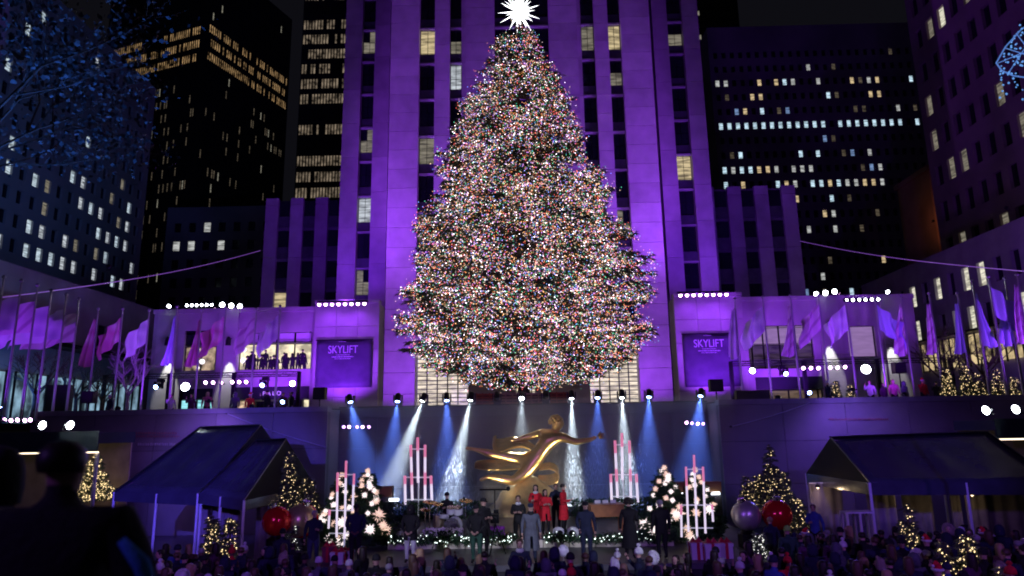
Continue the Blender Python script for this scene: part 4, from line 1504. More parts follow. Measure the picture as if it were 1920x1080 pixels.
person(onstage(1179, 23.0), PI - .3, 'person in long black coat with curly hair turned to the wooden organ', 'black', 'black', 'hold', 'down', ('curly', 'dark'), .35, group=G1, h=1.86, bulk=1.08)
person(onstage(1238, 22.9), PI + .2, 'broad man in black suit seen from behind before the right star tree', 'black', 'black', 'down', 'down', ('short', 'grey'), group=G1, h=1.84, bulk=1.22)
person(onstage(590, 24.0, .6), R(20), 'grey haired man in blue jacket by the golden ornament', 'navy', 'denim', 'down', 'hold', ('short', 'grey'), group=G1, h=1.85, bulk=1.08)
person(onstage(532, 23.2, .15), PI, 'dark figure seen from behind in front of the left red ornament', 'navy', 'black', 'down', 'down', ('beanie', 'black'), group=G1, h=1.8, bulk=1.1)
G2 = 'performers on the riser'
person(onstage(1005, 27.0, RZ_), R(-8), 'singer in red coat with white scarf and dark long hair behind the guests', 'red', 'black', 'hold', 'down', ('long', 'dark'), .55, group=G2, h=1.74, collar='white')
person(onstage(1023, 26.4, RZ_), R(10), 'singer in red coat leaning in, between two other red coats', 'red', 'black', 'hold', 'hold', ('long', 'dark'), .55, group=G2, h=1.62)
person(onstage(1057, 26.8, RZ_), R(70), 'singer in long red coat standing in profile at the right of the trio', 'red', 'black', 'hold', 'down', ('short', 'dark'), .48, group=G2, h=1.78)
person(onstage(972, 25.8, STZ), R(-4), 'man in black suit with white shirt left of the red coats', 'black', 'black', 'hold', 'hold', ('short', 'brown'), group=G2, h=1.78, collar='white')
person(onstage(1043, 27.6, RZ_), R(5), 'musician in dark blue behind the red coated singers', 'navy', 'navy', 'down', 'hold', ('short', 'brown'), group=G2, h=1.72)
person(onstage(1525, 25.0, .5), R(-30), 'man in bright blue jacket beside the right lit tree', 'blue', 'black', 'hold', 'down', ('short', 'brown'), group=G1, h=1.8)
person(onstage(1442, 23.2, .4), PI, 'dark clothed person below the right red ornament', 'navy', 'black', 'down', 'down', ('short', 'blond'), group=G1, h=1.72)
person(onstage(1473, 22.0, 0.2), PI, 'person in dark green coat and lime beanie seen from behind', 'green', 'black', 'down', 'down', ('beanie', 'lime'), group=G1, h=1.78, bulk=1.2)

# --- the audience
R5 = random.Random(42)
kinds = [('black', ('short', 'dark'), 'black coat with short dark hair'), ('black', ('beanie', 'black'), 'black coat with black knit hat'), ('navy', ('long', 'brown'), 'navy coat with long brown hair'), ('navy', ('short', 'brown'), 'navy jacket with short brown hair'),
         ('grey', ('beanie', 'white'), 'grey coat with white knit hat'), ('plum', ('long', 'dark'), 'plum coat with long dark hair'), ('black', ('santa', 'red'), 'black coat with santa hat'), ('plum', ('fur', 'white'), 'plum parka with white fur hood'),
         ('brown', ('long', 'blond'), 'brown coat with long blond hair'), ('grey', ('hood', 'grey'), 'grey hooded parka'), ('black', ('fur', 'khaki'), 'black parka with tan fur hood'), ('navy', ('pompom', 'white'), 'navy coat with white bobble hat'),
         ('red', ('pompom', 'red'), 'red jacket with red bobble hat'), ('black', ('long', 'dark'), 'black coat with long dark hair'), ('pink', ('pompom', 'white'), 'pink jacket with white bobble hat'), ('blue', ('beanie', 'navy'), 'blue jacket with navy knit hat'), ('black', ('short', 'grey'), 'black coat with short grey hair'), ('navy', ('hood', 'navy'), 'navy hooded parka')]
wts = [12, 11, 9, 9, 3, 8, 2.5, 1.5, 4, 5, 3, 2.5, .8, 12, 1.2, 2, 6, 6]
GC = 'audience facing the stage'
ncrowd = 0
rows = [14.3 + .70 * k for k in range(14)]
for ri, Y in enumerate(rows):
    xl, xr = at(292, 1040, Y=Y).x, at(1925, 1040, Y=Y).x
    x = xl + R5.uniform(0, .5)
    while x < xr:
        y = Y + R5.uniform(-.28, .28)
        ok = True
        mid = -7.6 < x < 8.0
        if Y > 20.6 and mid:
            ok = False
        if Y > 19.0 and -6.6 < x < 7.4:
            ok = False
        if Y > 21.2 and x < 0:
            ok = False
        if Y > 21.2 and R5.random() < .35:
            ok = False
        if abs(x - 6.8) < .0:
            ok = False
        if ok and ncrowd < 298:
            ck, hd, tx = R5.choices(kinds, wts)[0]
            turn = R5.choice([0, 0, 0, 0, .5, -.5, 1.2, -1.0, 2.6])
            pr_ = R5.random()
            pose = 'raise' if pr_ < .13 else 'hold' if pr_ < .35 else 'down' if pr_ < .8 else 'pocket'
            away = abs(turn) < 2
            person((x, y, 0.28 if y < 22 else 0), PI + turn, 'spectator in %s%s, %s, %s' % (tx, {'raise': ' raising a hand', 'hold': '', 'down': '', 'pocket': ''}[pose] if away else ' facing round', 'near row' if Y < 17 else 'mid row' if Y < 19.5 else 'front row', 'by left marquee' if x < -9 else 'by left baubles' if x < -5.5 else 'before drum kit' if x < -1.5 else 'before singers' if x < 2 else 'before organ' if x < 5.5 else 'by right baubles' if x < 9.5 else 'by right marquee'), ck, R5.choice(['black', 'denim']), pose, pose if pose != 'raise' else 'hold', hd, .62 if R5.random() < .35 else None, SKIN if R5.random() < .75 else SKIN2, GC, R5.uniform(1.55, 1.84), 1.15)
            ncrowd += 1
        x += R5.uniform(.56, .92)
print('crowd', ncrowd)
person((-.25 + .0, 19.6, .28), 0, 'man in dark suit and white shirt speaking at the front of the audience', 'navy', 'black', 'clasp', 'clasp', ('short', 'brown'), group=GC, h=1.82, collar='white')

# --- near silhouettes on the viewing platform
fx = at(115, 900, Y=3.25)
ps_ = person((fx.x, 3.25, 3.15), PI, 'large dark out of focus figure seen from behind at lower left', 'black', 'black', 'wide', 'wide', ('short', 'dark'), h=1.85, bulk=1.5, sub=2)
fx2 = at(-8, 930, Y=3.6)
person((fx2.x - .08, 3.7, 3.15), PI, 'dark blurred figure cut off by the left edge', 'black', 'black', 'down', 'down', ('hood', 'black'), h=1.80, bulk=1.2, sub=2)
MB().tube([(-.36, .10, 1.36), (-.45, .09, 1.26), (-.49, .08, 1.15), (-.50, .05, 1.0)], [.02, .035, .035, .03], 10).build('sleeve_stripe', cloth('sleeve_blue', (.08, .35, .95)), ps_, True)
# ------------------------------------------------------------------ stage
DECK = mat('stage_deck', (0.10, 0.10, 0.11), 0.45, var=0.2)
CREAM = mat('riser_cream', (0.62, 0.56, 0.44), 0.6, var=0.1)
GOLD = mat('gilding', (0.78, 0.50, 0.17), 0.30, 1.0, var=0.18, scale=1.5, bump=0.15, bscale=3)
r = empty('stage', (0.1, 26, 0))
tag(r, 'low stage deck with cream fronted riser before the gilded statue', 'stage')
slab('deck', DECK, r, -8.6, 8.4, -3.7, 7.0, .72, STZ)
slab('deck_front', mat('stage_skirt', (0.03, 0.03, 0.035), 0.8), r, -8.6, 8.4, -3.62, -3.56, .02, .715)
n = 11
for k in range(n):
    a = -5.1 + k * 10.1 / n
    slab('riser_panel', CREAM, r, a + .012, a + 10.1 / n - .012, -.62, -.56, STZ + .01, RZ_ - .03)
slab('riser_top', DECK, r, -5.15, 5.05, -.66, 5.6, RZ_ - .025, RZ_)
for x in (-8.4, 8.2):
    slab('step', DECK, r, x - .5, x + .5, -4.3, -3.72, 0, .4)


def garland(name, p0, p1, label, n=260, thick=.13, lights=True, sag=0.05):
    p0, p1 = Vector(p0), Vector(p1)
    r = empty(name, p0)
    tag(r, label, 'garland')
    L = p1 - p0
    pts = rng.uniform(0, 1, n * 4)
    C = np.array([(L * float(t) + Vector((0, 0, -sag * math.sin(PI * float(t))))) for t in pts]) + rng.normal(0, thick * .5, (n * 4, 3))
    D = rng.normal(0, 1, C.shape)
    D /= np.linalg.norm(D, axis=1)[:, None]
    W = np.cross(D, rng.normal(0, 1, C.shape))
    W /= np.linalg.norm(W, axis=1)[:, None] + 1e-9
    V = np.stack([C - W * .025, C + W * .025, C + D * thick * 1.3], 1).reshape(-1, 3)
    tag(link('leaves', np_mesh('garland_leaves', V, np.arange(len(V)).reshape(-1, 3), GARLAND), r), kind='stuff')
    MB().tube([(0, 0, 0), tuple(L / 2 + Vector((0, 0, -sag))), tuple(L)], .03, 5).build('rope', BARK, r)
    if lights:
        pts = C[:n // 3] + rng.normal(0, .04, (n // 3, 3))
        tag(link('fairy_lights', bulbs_mesh('fairy_lights', pts, .022, glow('fairy_white', (.85, 1.0, .95), 3.0)), r), kind='stuff')
    return r


garland('garland', (-4.9, 25.3, RZ_ + .06), (-.4, 25.3, RZ_ + .06), 'leafy lit garland along the left half of the riser edge', 340, .14)
garland('garland', (.6, 25.3, RZ_ + .06), (5.0, 25.3, RZ_ + .06), 'leafy lit garland along the right half of the riser edge', 340, .14)

# hedges behind the band
for x0, x1, nm in ((-6.9, -1.9, 'left'), (1.9, 6.7, 'right')):
    r = empty('hedge', ((x0 + x1) / 2, 31.2, STZ))
    tag(r, 'clipped green hedge behind the band %s of the statue' % nm, 'hedge')
    hw = (x1 - x0) / 2
    C = rng.uniform(-1, 1, (5200, 3)) * np.array([hw, .35, .5]) + np.array([0, 0, .55])
    D = rng.normal(0, 1, C.shape)
    D /= np.linalg.norm(D, axis=1)[:, None]
    W = np.cross(D, rng.normal(0, 1, C.shape))
    W /= np.linalg.norm(W, axis=1)[:, None]
    V = np.stack([C - W * .03, C + W * .03, C + D * .13], 1).reshape(-1, 3)
    tag(link('leaves', np_mesh('hedge_leaves', V, np.arange(len(V)).reshape(-1, 3), GARLAND), r), kind='stuff')
    slab('planter', DARKSTONE, r, -hw, hw, -.4, .4, 0.01, .12)

# bronze planters with light strips at the foot of the side walls
BRONZE = mat('bronze_panel', (0.30, 0.15, 0.05), 0.45, 0.6, var=0.2)
for px0, px1, py0, py1, nm, strips in ((618, 735, 912, 933, 'left', ((640, 668, 938), (728, 746, 938))), (1256, 1352, 903, 925, 'right', ((1272, 1282, 927), (1318, 1330, 927), (1336, 1352, 926)))):
    a, b = at(px0, py1, Y=33.5), at(px1, py0, Y=33.5)
    r = empty('bronze_planter', ((a.x + b.x) / 2, 33.7, STZ))
    tag(r, 'bronze fronted planter box beside the %s star tree' % nm, 'planter')
    slab('front', BRONZE, r, a.x - (a.x + b.x) / 2, b.x - (a.x + b.x) / 2, -.2, .3, a.z - STZ, b.z - STZ)
    slab('plinth', DARKSTONE, r, a.x - (a.x + b.x) / 2, b.x - (a.x + b.x) / 2, -.1, .3, 0, a.z - STZ - .02)
    for s0, s1, py in strips:
        p, q = at(s0, py, Y=33.2), at(s1, py, Y=33.2)
        slab('light_strip', glow('strip_white', (.85, .92, 1.0), 4.0), r, p.x - (a.x + b.x) / 2, q.x - (a.x + b.x) / 2, -.32, -.24, p.z - STZ - .06, p.z - STZ + .06)

# ------------------------------------------------------------------ gilded statue: a plain gliding robed figure on a rock
SY = 34.6
s0 = at(985, 945, Y=SY)
statue = empty('gilded_statue', (s0.x, SY, STZ))
tag(statue, 'large gilded statue of a gliding figure on a golden rock before the fountain wall', 'statue')


def SP_(px, py, dy=0.0):
    p = at(px, py, Y=SY + dy)
    return tuple(p - Vector((s0.x, SY, STZ)))


pts = [(SP_(1000, 868), .42, .36), (SP_(1012, 850), .33, .30), (SP_(1025, 831), .50, .38), (SP_(1034, 818), .40, .30), (SP_(1040, 808), .16, .16), (SP_(1044, 800, -.1), .21, .23), (SP_(1047, 793, -.1), .25, .28), (SP_(1050, 785, -.1), .17, .20)]
ed = [(0, 1), (1, 2), (2, 3), (3, 4), (4, 5), (5, 6), (6, 7)]


def limb(root, chain):
    k = root
    for c in chain:
        pts.append(c)
        ed.append((k, len(pts) - 1))
        k = len(pts) - 1


limb(3, [(SP_(1053, 819, -.35), .20, .20), (SP_(1080, 829, -.5), .145, .145), (SP_(1106, 825, -.6), .10, .10), (SP_(1119, 819, -.6), .09, .06)])
limb(3, [(SP_(1017, 812, .35), .20, .20), (SP_(994, 818, .5), .15, .15), (SP_(972, 824, .5), .11, .11), (SP_(956, 826, .5), .09, .06)])
limb(0, [(SP_(984, 864, .25), .31, .31), (SP_(945, 855, .35), .20, .20), (SP_(922, 851, .35), .19, .19), (SP_(892, 843, .35), .085, .085), (SP_(872, 840, .35), .10, .07)])
limb(0, [(SP_(988, 884, -.25), .33, .33), (SP_(962, 902, -.5), .20, .20), (SP_(942, 898, -.45), .19, .19), (SP_(915, 894, -.4), .085, .085), (SP_(899, 901, -.4), .10, .07)])
pts = [(p_, a_ * 1.2, b_ * 1.2) for p_, a_, b_ in pts]
me = skin_mesh(pts, ed, 2)
me.materials.clear()
me.materials.append(GOLD)
link('figure', me, statue)
for k_, x_ in ((0, -2.6), (1, 2.9)):
    flood((x_, 32.3, STZ + .35), (.4, 34.6, 4.0), (1.0, .86, .62), 480, 70, LENS_W, 'small warm uplight at the %s foot of the gilded statue' % ('left' if k_ == 0 else 'right'), size=.5)
# hair cap, nose, fingers
mb = MB()
hc = Vector(SP_(1044, 793, .0))
for k in range(30):
    a, zz = k * 2.4, 1 - 1.3 * (k + .5) / 30
    rr = math.sqrt(max(0, 1 - zz * zz))
    mb.lathe([(.02, -.09), (.10, -.04), (.10, .04), (.02, .09)], 6, hc + Vector((.30 * rr * math.cos(a) - .04, .32 * rr * math.sin(a) + .03, .30 * zz + .04)))
mb.build('hair', GOLD, statue, True)
mb = MB()
hp = Vector(SP_(1121, 818, -.6))
for k in range(4):
    mb.tube([hp + Vector((.05, 0, .08 - k * .055)), hp + Vector((.22, -.02, .13 - k * .07)), hp + Vector((.34, 0, .10 - k * .075))], [.04, .035, .02], 5)
mb.tube([hp, hp + Vector((.08, -.06, .15)), hp + Vector((.14, -.06, .24))], [.04, .035, .02], 5)
tag(mb.build('fingers', GOLD, statue, True), kind='stuff')


def ribbon(name, path, w, wob=.12, thick=.07):
    """Billowing drapery: a folded band with thickness."""
    mb = MB()
    m_ = 8
    for i, p in enumerate(path):
        p = Vector(SP_(*p))
        for k in range(m_ + 1):
            v = k / m_ - .5
            mb.v.append((p.x + .04 * math.sin(i), p.y + w[i] * v * 1.1, p.z + w[i] * v * .9 + wob * math.sin(k * 2.1 + i * .9)))
    for i in range(len(path) - 1):
        for k in range(m_):
            a = i * (m_ + 1) + k
            mb.f.append((a, a + 1, a + m_ + 2, a + m_ + 1))
            mb.m.append(0)
    o = mb.build(name, GOLD, statue, True)
    s = o.modifiers.new('thickness', 'SOLIDIFY')
    s.thickness = thick
    ss = o.modifiers.new('smooth', 'SUBSURF')
    ss.levels = ss.render_levels = 1
    return o


ribbon('drapery', [(1008, 846, .3), (990, 832, .4), (970, 826, .5), (950, 832, .5), (935, 838, .5), (922, 830, .5), (932, 822, .5)], [.35, .5, .6, .6, .5, .45, .2], .14)
ribbon('drapery', [(1000, 872, 0), (975, 868, 0), (945, 872, .1), (915, 872, .1), (890, 871, .1)], [.5, .6, .6, .5, .2], .12)
ribbon('drapery', [(1010, 880, .2), (1030, 872, .3), (1045, 880, .3), (1048, 896, .3), (1030, 902, .2), (1010, 896, .1)], [.3, .45, .45, .45, .4, .2], .10)
mb = MB()
prof_ = [(2.2, 0), (2.1, .3), (1.75, .7), (1.4, 1.1), (1.0, 1.45), (.55, 1.75), (.2, 1.85)]
g2 = random.Random(4)
ring = []
nseg = 22
for j, (rr, zz) in enumerate(prof_):
    for k in range(nseg):
        a = 2 * PI * k / nseg
        q = rr * (1 + .10 * math.sin(3 * a + j) + g2.uniform(-.05, .05))
        mb.v.append((q * math.cos(a) * .92 + .25 * zz * .5, q * math.sin(a) * .7 + .2, zz))
for j in range(len(prof_) - 1):
    for k in range(nseg):
        k2 = (k + 1) % nseg
        mb.f.append((j * nseg + k, j * nseg + k2, (j + 1) * nseg + k2, (j + 1) * nseg + k))
        mb.m.append(0)
mb.f.append(tuple((len(prof_) - 1) * nseg + k for k in range(nseg)))
mb.m.append(0)
o = mb.build('rock', mat('gilded_rock', (0.62, 0.47, 0.24), 0.42, 0.8, var=0.25, scale=2, bump=0.4, bscale=3), statue, True)

# ------------------------------------------------------------------ fountain: falling water behind the statue
WATER = mat('falling_water', (0.16, 0.18, 0.21), 0.25, var=0.0, spec=0.6)
fw = empty('fountain', (0, 37, STZ))
tag(fw, 'curtain of falling fountain water sparkling behind the statue', 'fountain')
n = 2600
gx = np.concatenate([rng.normal(c, s, n // 6) for c, s in ((-4.6, .7), (-3.0, .8), (2.2, .5), (3.4, .8), (5.0, .7), (0, 2.5))])
gz = rng.uniform(.2, 3.4, len(gx)) ** 1.0
C = np.stack([gx, rng.uniform(-.5, .9, len(gx)), gz * rng.uniform(.6, 1, len(gx))], 1)
ln = rng.uniform(.05, .28, len(gx))
Vv = (C[:, None, :] + OCT_V[None] * np.stack([np.full(len(gx), .010), np.full(len(gx), .010), ln], 1)[:, None, :]).reshape(-1, 3)
tag(link('water_drops', np_mesh('water_drops', Vv, (OCT_F[None] + 6 * np.arange(len(gx))[:, None, None]).reshape(-1, 3), WATER), fw), kind='stuff')
slab('basin', DARKSTONE, fw, -9.8, 9.6, -1.0, 1.3, 0, .25)

# ------------------------------------------------------------------ stage smoke that makes the beams visible
hm = bpy.data.materials.new('stage_smoke')
hm.use_nodes = True
hm.node_tree.nodes.clear()
pv = hm.node_tree.nodes.new('ShaderNodeVolumePrincipled')
pv.inputs['Color'].default_value = (0.9, 0.93, 1.0, 1)
pv.inputs['Density'].default_value = 0.055
pv.inputs['Anisotropy'].default_value = 0.0
ho = hm.node_tree.nodes.new('ShaderNodeOutputMaterial')
hm.node_tree.links.new(pv.outputs['Volume'], ho.inputs['Volume'])
hz = MB().box(-10.3, 9.9, 33.0, 37.97, STZ + .05, 6.52).build('haze', hm)
tag(hz, 'thin stage smoke lit by the spotlight beams round the statue', 'haze', kind='stuff')

# ------------------------------------------------------------------ candy striped pipe frames
PIPE_R = glow('candy_red', (1.0, 0.24, 0.42), .65, True)
PIPE_W = glow('candy_white', (0.92, 0.80, 1.0), .85, True)
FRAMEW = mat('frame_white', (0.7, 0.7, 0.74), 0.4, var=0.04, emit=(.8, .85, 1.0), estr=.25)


def candy(label, Y, pipes, bars, post):
    rp = .055 if Y > 28 else .036
    zb = STZ
    c = at(post[0], 960, Y=Y)
    r = empty('candy_pipe_frame', (c.x, Y, zb))
    tag(r, label, 'stage decoration', 'candy striped pipe frames')
    W = lambda px, py, dy=0.0: at(px, py, Y=Y + dy) - Vector((c.x, Y, zb))
    for (x, y0, x1, y1) in pipes:
        a, b = W(x, y0), W(x1, y1)
        nseg = max(3, int((a - b).length / .55))
        p = MB()
        p.tube([a, b], rp, 10)
        po = p.build('pipe', PIPE_W, r)
        for k in range(nseg):
            if k % 2 == 0 and k < nseg * (.55 if Y > 28 else .35):
                q0, q1 = a.lerp(b, k / nseg), a.lerp(b, (k + .9) / nseg)
                MB().tube([q0, q1], rp + .004, 10).build('red_stripe', PIPE_R, po)
        disc(MB(), a, (a - b).normalized(), rp * .96).build('cap', FRAMEW, po)
    for (x0, x1, y) in bars:
        MB().tube([W(x0, y, .1), W(x1, y, .1)], .03 if Y > 28 else .02, 8).build('crossbar', FRAMEW, r)
    q = W(post[0], post[1], .1)
    MB().tube([(q.x, .1, .04), q], .03, 8).build('post', FRAMEW, r)
    MB().lathe([(.3, 0), (.3, .03), (.05, .05)], 14, (q.x, .1, 0)).build('foot', FRAMEW, r)


candy('candy striped pipe frame hanging above the drum kit', 31.0, [(783, 820, 784, 905), (770, 834, 773, 938), (797, 834, 797, 938), (759, 892, 760, 946), (808, 892, 810, 944)], [(770, 797, 842), (757, 811, 895), (758, 811, 937)], (785, 905))
candy('candy striped pipe frame above the wooden organ', 31.0, [(1166, 812, 1167, 900), (1153, 826, 1158, 933), (1180, 826, 1183, 933), (1145, 889, 1147, 942), (1193, 889, 1196, 942)], [(1154, 1180, 834), (1145, 1194, 890), (1147, 1196, 931)], (1168, 900))
candy('tall candy striped pipe frame at the left end of the stage', 24.8, [(633, 886, 631, 1007), (649, 864, 646, 1010), (664, 888, 661, 958), (618, 956, 616, 991)], [(633, 664, 890), (618, 662, 957), (617, 655, 1000)], (646, 1000))
candy('tall candy striped pipe frame at the right end of the stage', 24.8, [(1286, 875, 1291, 997), (1301, 853, 1307, 1005), (1318, 875, 1323, 1000), (1277, 947, 1278, 1007), (1335, 946, 1337, 978)], [(1286, 1318, 880), (1277, 1336, 947), (1278, 1337, 990)], (1307, 1000))

# ------------------------------------------------------------------ star covered trees
STARM = glow('paper_star', (1.0, 0.64, 0.48), .75, True)
STARW = glow('paper_star_white', (1.0, 0.84, 0.80), 1.05, True)


def star_mesh(nm, m, seed, nsp=26):
    mb = MB()
    for k in range(nsp):
        z = 1 - 2 * (k + .5) / nsp
        a = k * 2.399963 + seed
        d = Vector((math.sqrt(1 - z * z) * math.cos(a), math.sqrt(1 - z * z) * math.sin(a), z))
        s_ = d.orthogonal().normalized() * .17
        t_ = d.cross(s_).normalized() * .17
        b = d * .36
        mb.add([b + s_, b + t_, b - s_, b - t_, d * (1.0 if k % 2 else .8), (0, 0, 0)], [(0, 1, 4), (1, 2, 4), (2, 3, 4), (3, 0, 4), (1, 0, 5), (2, 1, 5), (3, 2, 5), (0, 3, 5)])
    return mb.mesh(nm, m)


STARS = [star_mesh('star_lantern', STARM, 0), star_mesh('star_lantern', STARW, 1.3)]


def star_tree(px, pytop, Y, zb, rad, label, starlabel, n, seed, spec):
    top = at(px, pytop, Y=Y)
    H = top.z - zb
    zs = np.array([.15, .3, .6, .9, 1.0]) * H
    zs[0] = .25
    rs = np.array([.95, 1.0, .60, .22, .03]) * rad
    root, P, out, t = conifer('star_tree', (top.x, Y, zb), zs, rs, 200, 32, .26, .02, seed, droop=.22, inner=.1, trunk_r=.07, limbs=False, needle=GARLAND)
    tag(root, label, 'tree')
    g_ = random.Random(seed)
    for k in range(n):
        f = k / (n - 1)
        z = H * (1 - f) ** 0.8 * .88 + H * .10 if k else H * 1.01
        rr = float(np.interp(z, zs, rs)) * .95 if k else 0
        a = -PI / 2 + g_.uniform(-1.25, 1.25) if k % 4 else g_.uniform(0, 2 * PI)
        R_ = g_.uniform(.12, .17) if z > H * .45 else g_.uniform(.16, .29)
        sx = link('star_lantern', STARS[k % 2], None, (top.x + rr * math.cos(a), Y + rr * math.sin(a) - .05, zb + z), (g_.uniform(0, 3), g_.uniform(0, 3), 0), (R_, R_, R_))
        tag(sx, starlabel, 'star lantern', 'star lanterns ' + starlabel.split('lantern ')[1])


star_tree(690, 884, 26.0, STZ, .98, 'full tree covered in glowing stars, just left of the drum kit', 'spiky glowing star lantern on the tree left of the drums', 30, 3, None)
star_tree(642, 892, 27.2, STZ, .80, 'star covered tree standing behind the far left candy pipes', 'spiky glowing star lantern behind the far left candy pipes', 18, 6, None)
star_tree(1245, 878, 26.0, STZ, 1.0, 'full tree covered in glowing stars, right of the wooden organ', 'spiky glowing star lantern on the tree right of the organ', 30, 9, None)
star_tree(1303, 882, 27.2, STZ, .85, 'star covered tree standing behind the far right candy pipes', 'spiky glowing star lantern behind the far right candy pipes', 20, 12, None)

# ------------------------------------------------------------------ giant baubles
RED = mat('bauble_red', (0.75, 0.01, 0.02), 0.2, 0.4, var=0.05, spec=0.7)
SILV = mat('bauble_silver', (0.62, 0.62, 0.58), 0.34, 0.65, var=0.12)
GOLDB = mat('bauble_gold', (0.70, 0.56, 0.30), 0.32, 0.7, var=0.1)
CAPM = mat('bauble_cap', (0.7, 0.7, 0.75), 0.25, 1.0, var=0.1)


def bauble(px, py, Y, rpx, m, label, tilt=0.0, band=None):
    p = at(px, py, Y=Y)
    rad = rpx / FPX * (p - Vector((0, 0, CZ))).dot(FW)
    r = empty('giant_bauble', (p.x, Y, p.z - rad))
    tag(r, label, 'ornament', 'giant baubles beside the stage')
    n = 20
    o = MB().lathe([(max(.01, rad * math.sin(PI * k / n)), -rad * math.cos(PI * k / n)) for k in range(n + 1)], 36).build('ball', m, r, True)
    o.location = (0, 0, rad)
    c = MB().lathe([(rad * .26, 0), (rad * .26, rad * .2), (rad * .22, rad * .24), (.01, rad * .25)], 18).build('cap', CAPM, r)
    q = Vector((math.sin(tilt), -.15, math.cos(tilt))).normalized()
    c.location = Vector((0, 0, rad)) + q * rad * .96
    c.rotation_euler = q.to_track_quat('Z', 'Y').to_euler()
    w = MB().tube([(rad * .13 * math.cos(a), 0, rad * .34 + rad * .13 * math.sin(a)) for a in [2 * PI * k / 12 for k in range(13)]], rad * .03, 6).build('ring', CAPM, c)
    if band:
        b = MB().lathe([(rad * .93, rad * .30), (rad * 1.005, rad * .16), (rad * 1.02, 0), (rad * 1.005, -rad * .16), (rad * .93, -rad * .30)], 36).build('band', band, r, True)
        b.location = (0, 0, rad)
        b.rotation_euler = (R(70), R(-30), 0)
    h = p.z - rad
    pd = MB().lathe([(.35, .02 - h), (.34, -.1), (.2, -.02), (.18, .03)], 16).build('stand', BLACKMETAL, r)
    return r


bauble(519, 977, 25.0, 27, RED, 'giant glossy red bauble at the left of the stage', -.3)
bauble(566, 976, 25.6, 31, GOLDB, 'giant golden bauble with a red band behind the man in blue', .25, RED)
bauble(1399, 966, 25.0, 27, SILV, 'giant silver bauble right of the stage', -.3)
bauble(1457, 965, 25.0, 28, RED, 'giant glossy red bauble at the right of the stage', 0)

# ------------------------------------------------------------------ gifts
GW = mat('gift_white', (0.72, 0.72, 0.76), 0.5, var=0.04)
GR = mat('gift_ribbon_red', (0.55, 0.02, 0.05), 0.45, var=0.1)


def gift(px, Y, zb, w, h, label, m=GW, rb=GR):
    c = at(px, 1020, Y=Y)
    r = empty('gift_box', (c.x, Y, zb), R(random.uniform(-8, 8)))
    tag(r, label, 'gift box', 'wrapped gift boxes at the stage ends')
    slab('box', m, r, -w / 2, w / 2, -w / 2, w / 2, 0, h * .8)
    slab('lid', m, r, -w / 2 - .02, w / 2 + .02, -w / 2 - .02, w / 2 + .02, h * .8 + .002, h)
    slab('ribbon', rb, r, -.045, .045, -w / 2 - .03, w / 2 + .03, .002, h + .012)
    slab('ribbon', rb, r, -w / 2 - .03, w / 2 + .03, -.044, .044, .003, h + .016)
    b = MB()
    for sx in (-1, 1):
        b.tube([(0, 0, h + .02), (sx * .1, 0, h + .12), (sx * .17, 0, h + .06), (0, 0, h + .03)], [.02, .05, .05, .02], 6)
    b.build('bow', rb, r)


gift(1305, 23.0, STZ, .42, .50, 'white gift box with red ribbon at the right stage end, leftmost')
gift(1333, 22.8, STZ, .46, .50, 'white gift box with red ribbon at the right stage end, middle of three')
gift(1358, 23.1, STZ, .40, .46, 'white gift box with red ribbon at the right stage end, rightmost')
gift(635, 23.0, STZ, .40, .36, 'white gift box with red ribbon under the far left candy pipes')
gift(618, 23.4, STZ, .36, .46, 'plum gift box with red ribbon at the left stage end', mat('gift_plum', (0.22, 0.03, 0.07), 0.5))
gift(652, 23.3, STZ, .34, .34, 'small white gift box beside the left guard', GW)

# ------------------------------------------------------------------ band gear
CHR = mat('chrome', (0.6, 0.6, 0.63), 0.2, 1.0, var=0.1)
DRUMW = mat('drum_white', (0.68, 0.68, 0.72), 0.3, var=0.05)
CYMB = mat('cymbal_brass', (0.75, 0.55, 0.25), 0.25, 1.0, var=0.1)
dk = onstage(836, 27.2, RZ_)
r = empty('drum_kit', dk)
tag(r, 'white and chrome drum kit on the left of the riser', 'drum kit')


def drum(nm, c, rad, h, axis=(0, 0, 1), shell=DRUMW):
    c, ax = Vector(c), Vector(axis).normalized()
    o = MB().tube([c - ax * h / 2, c + ax * h / 2], rad, 20).build(nm, shell, r, False)
    for sg in (-1, 1):
        MB().tube([c + ax * sg * h / 2, c + ax * sg * (h / 2 + .03)], rad * 1.04, 20).build('hoop', CHR, o)
    return o


drum('bass_drum', (.32, -.35, .30), .30, .42, (.15, 1, 0))
drum('snare_drum', (-.05, -.1, .62), .18, .14)
drum('tom_drum', (.2, -.1, .82), .16, .2, (0, -.3, 1))
drum('tom_drum', (.48, -.1, .80), .17, .22, (0, -.3, 1))
drum('floor_tom', (-.28, .1, .42), .22, .42, shell=mat('drum_shell_brass', (.55, .45, .3), .3, .8))
for cx_, cy_, cz_, rr in ((-.62, 0, 1.12, .27), (-.35, .25, 1.02, .22), (.75, .1, 1.15, .27), (-.75, -.25, .86, .2)):
    cb_ = MB().lathe([(rr, 0), (rr * .96, .006), (rr * .3, .03), (rr * .15, .05), (.01, .055)], 20).build('cymbal', CYMB, r)
    cb_.location = (cx_, cy_, cz_)
    cb_.rotation_euler = (R(12), R(6), 0)
    MB().tube([(cx_, cy_, .01), (cx_, cy_, cz_)], .015, 6).build('cymbal_stand', CHR, r)
dm = person(onstage(838, 27.9, RZ_ - .28), 0, 'drummer in black seated behind the white drum kit', 'black', 'black', 'hold', 'hold', ('beanie', 'black'), group=G2, h=1.7)
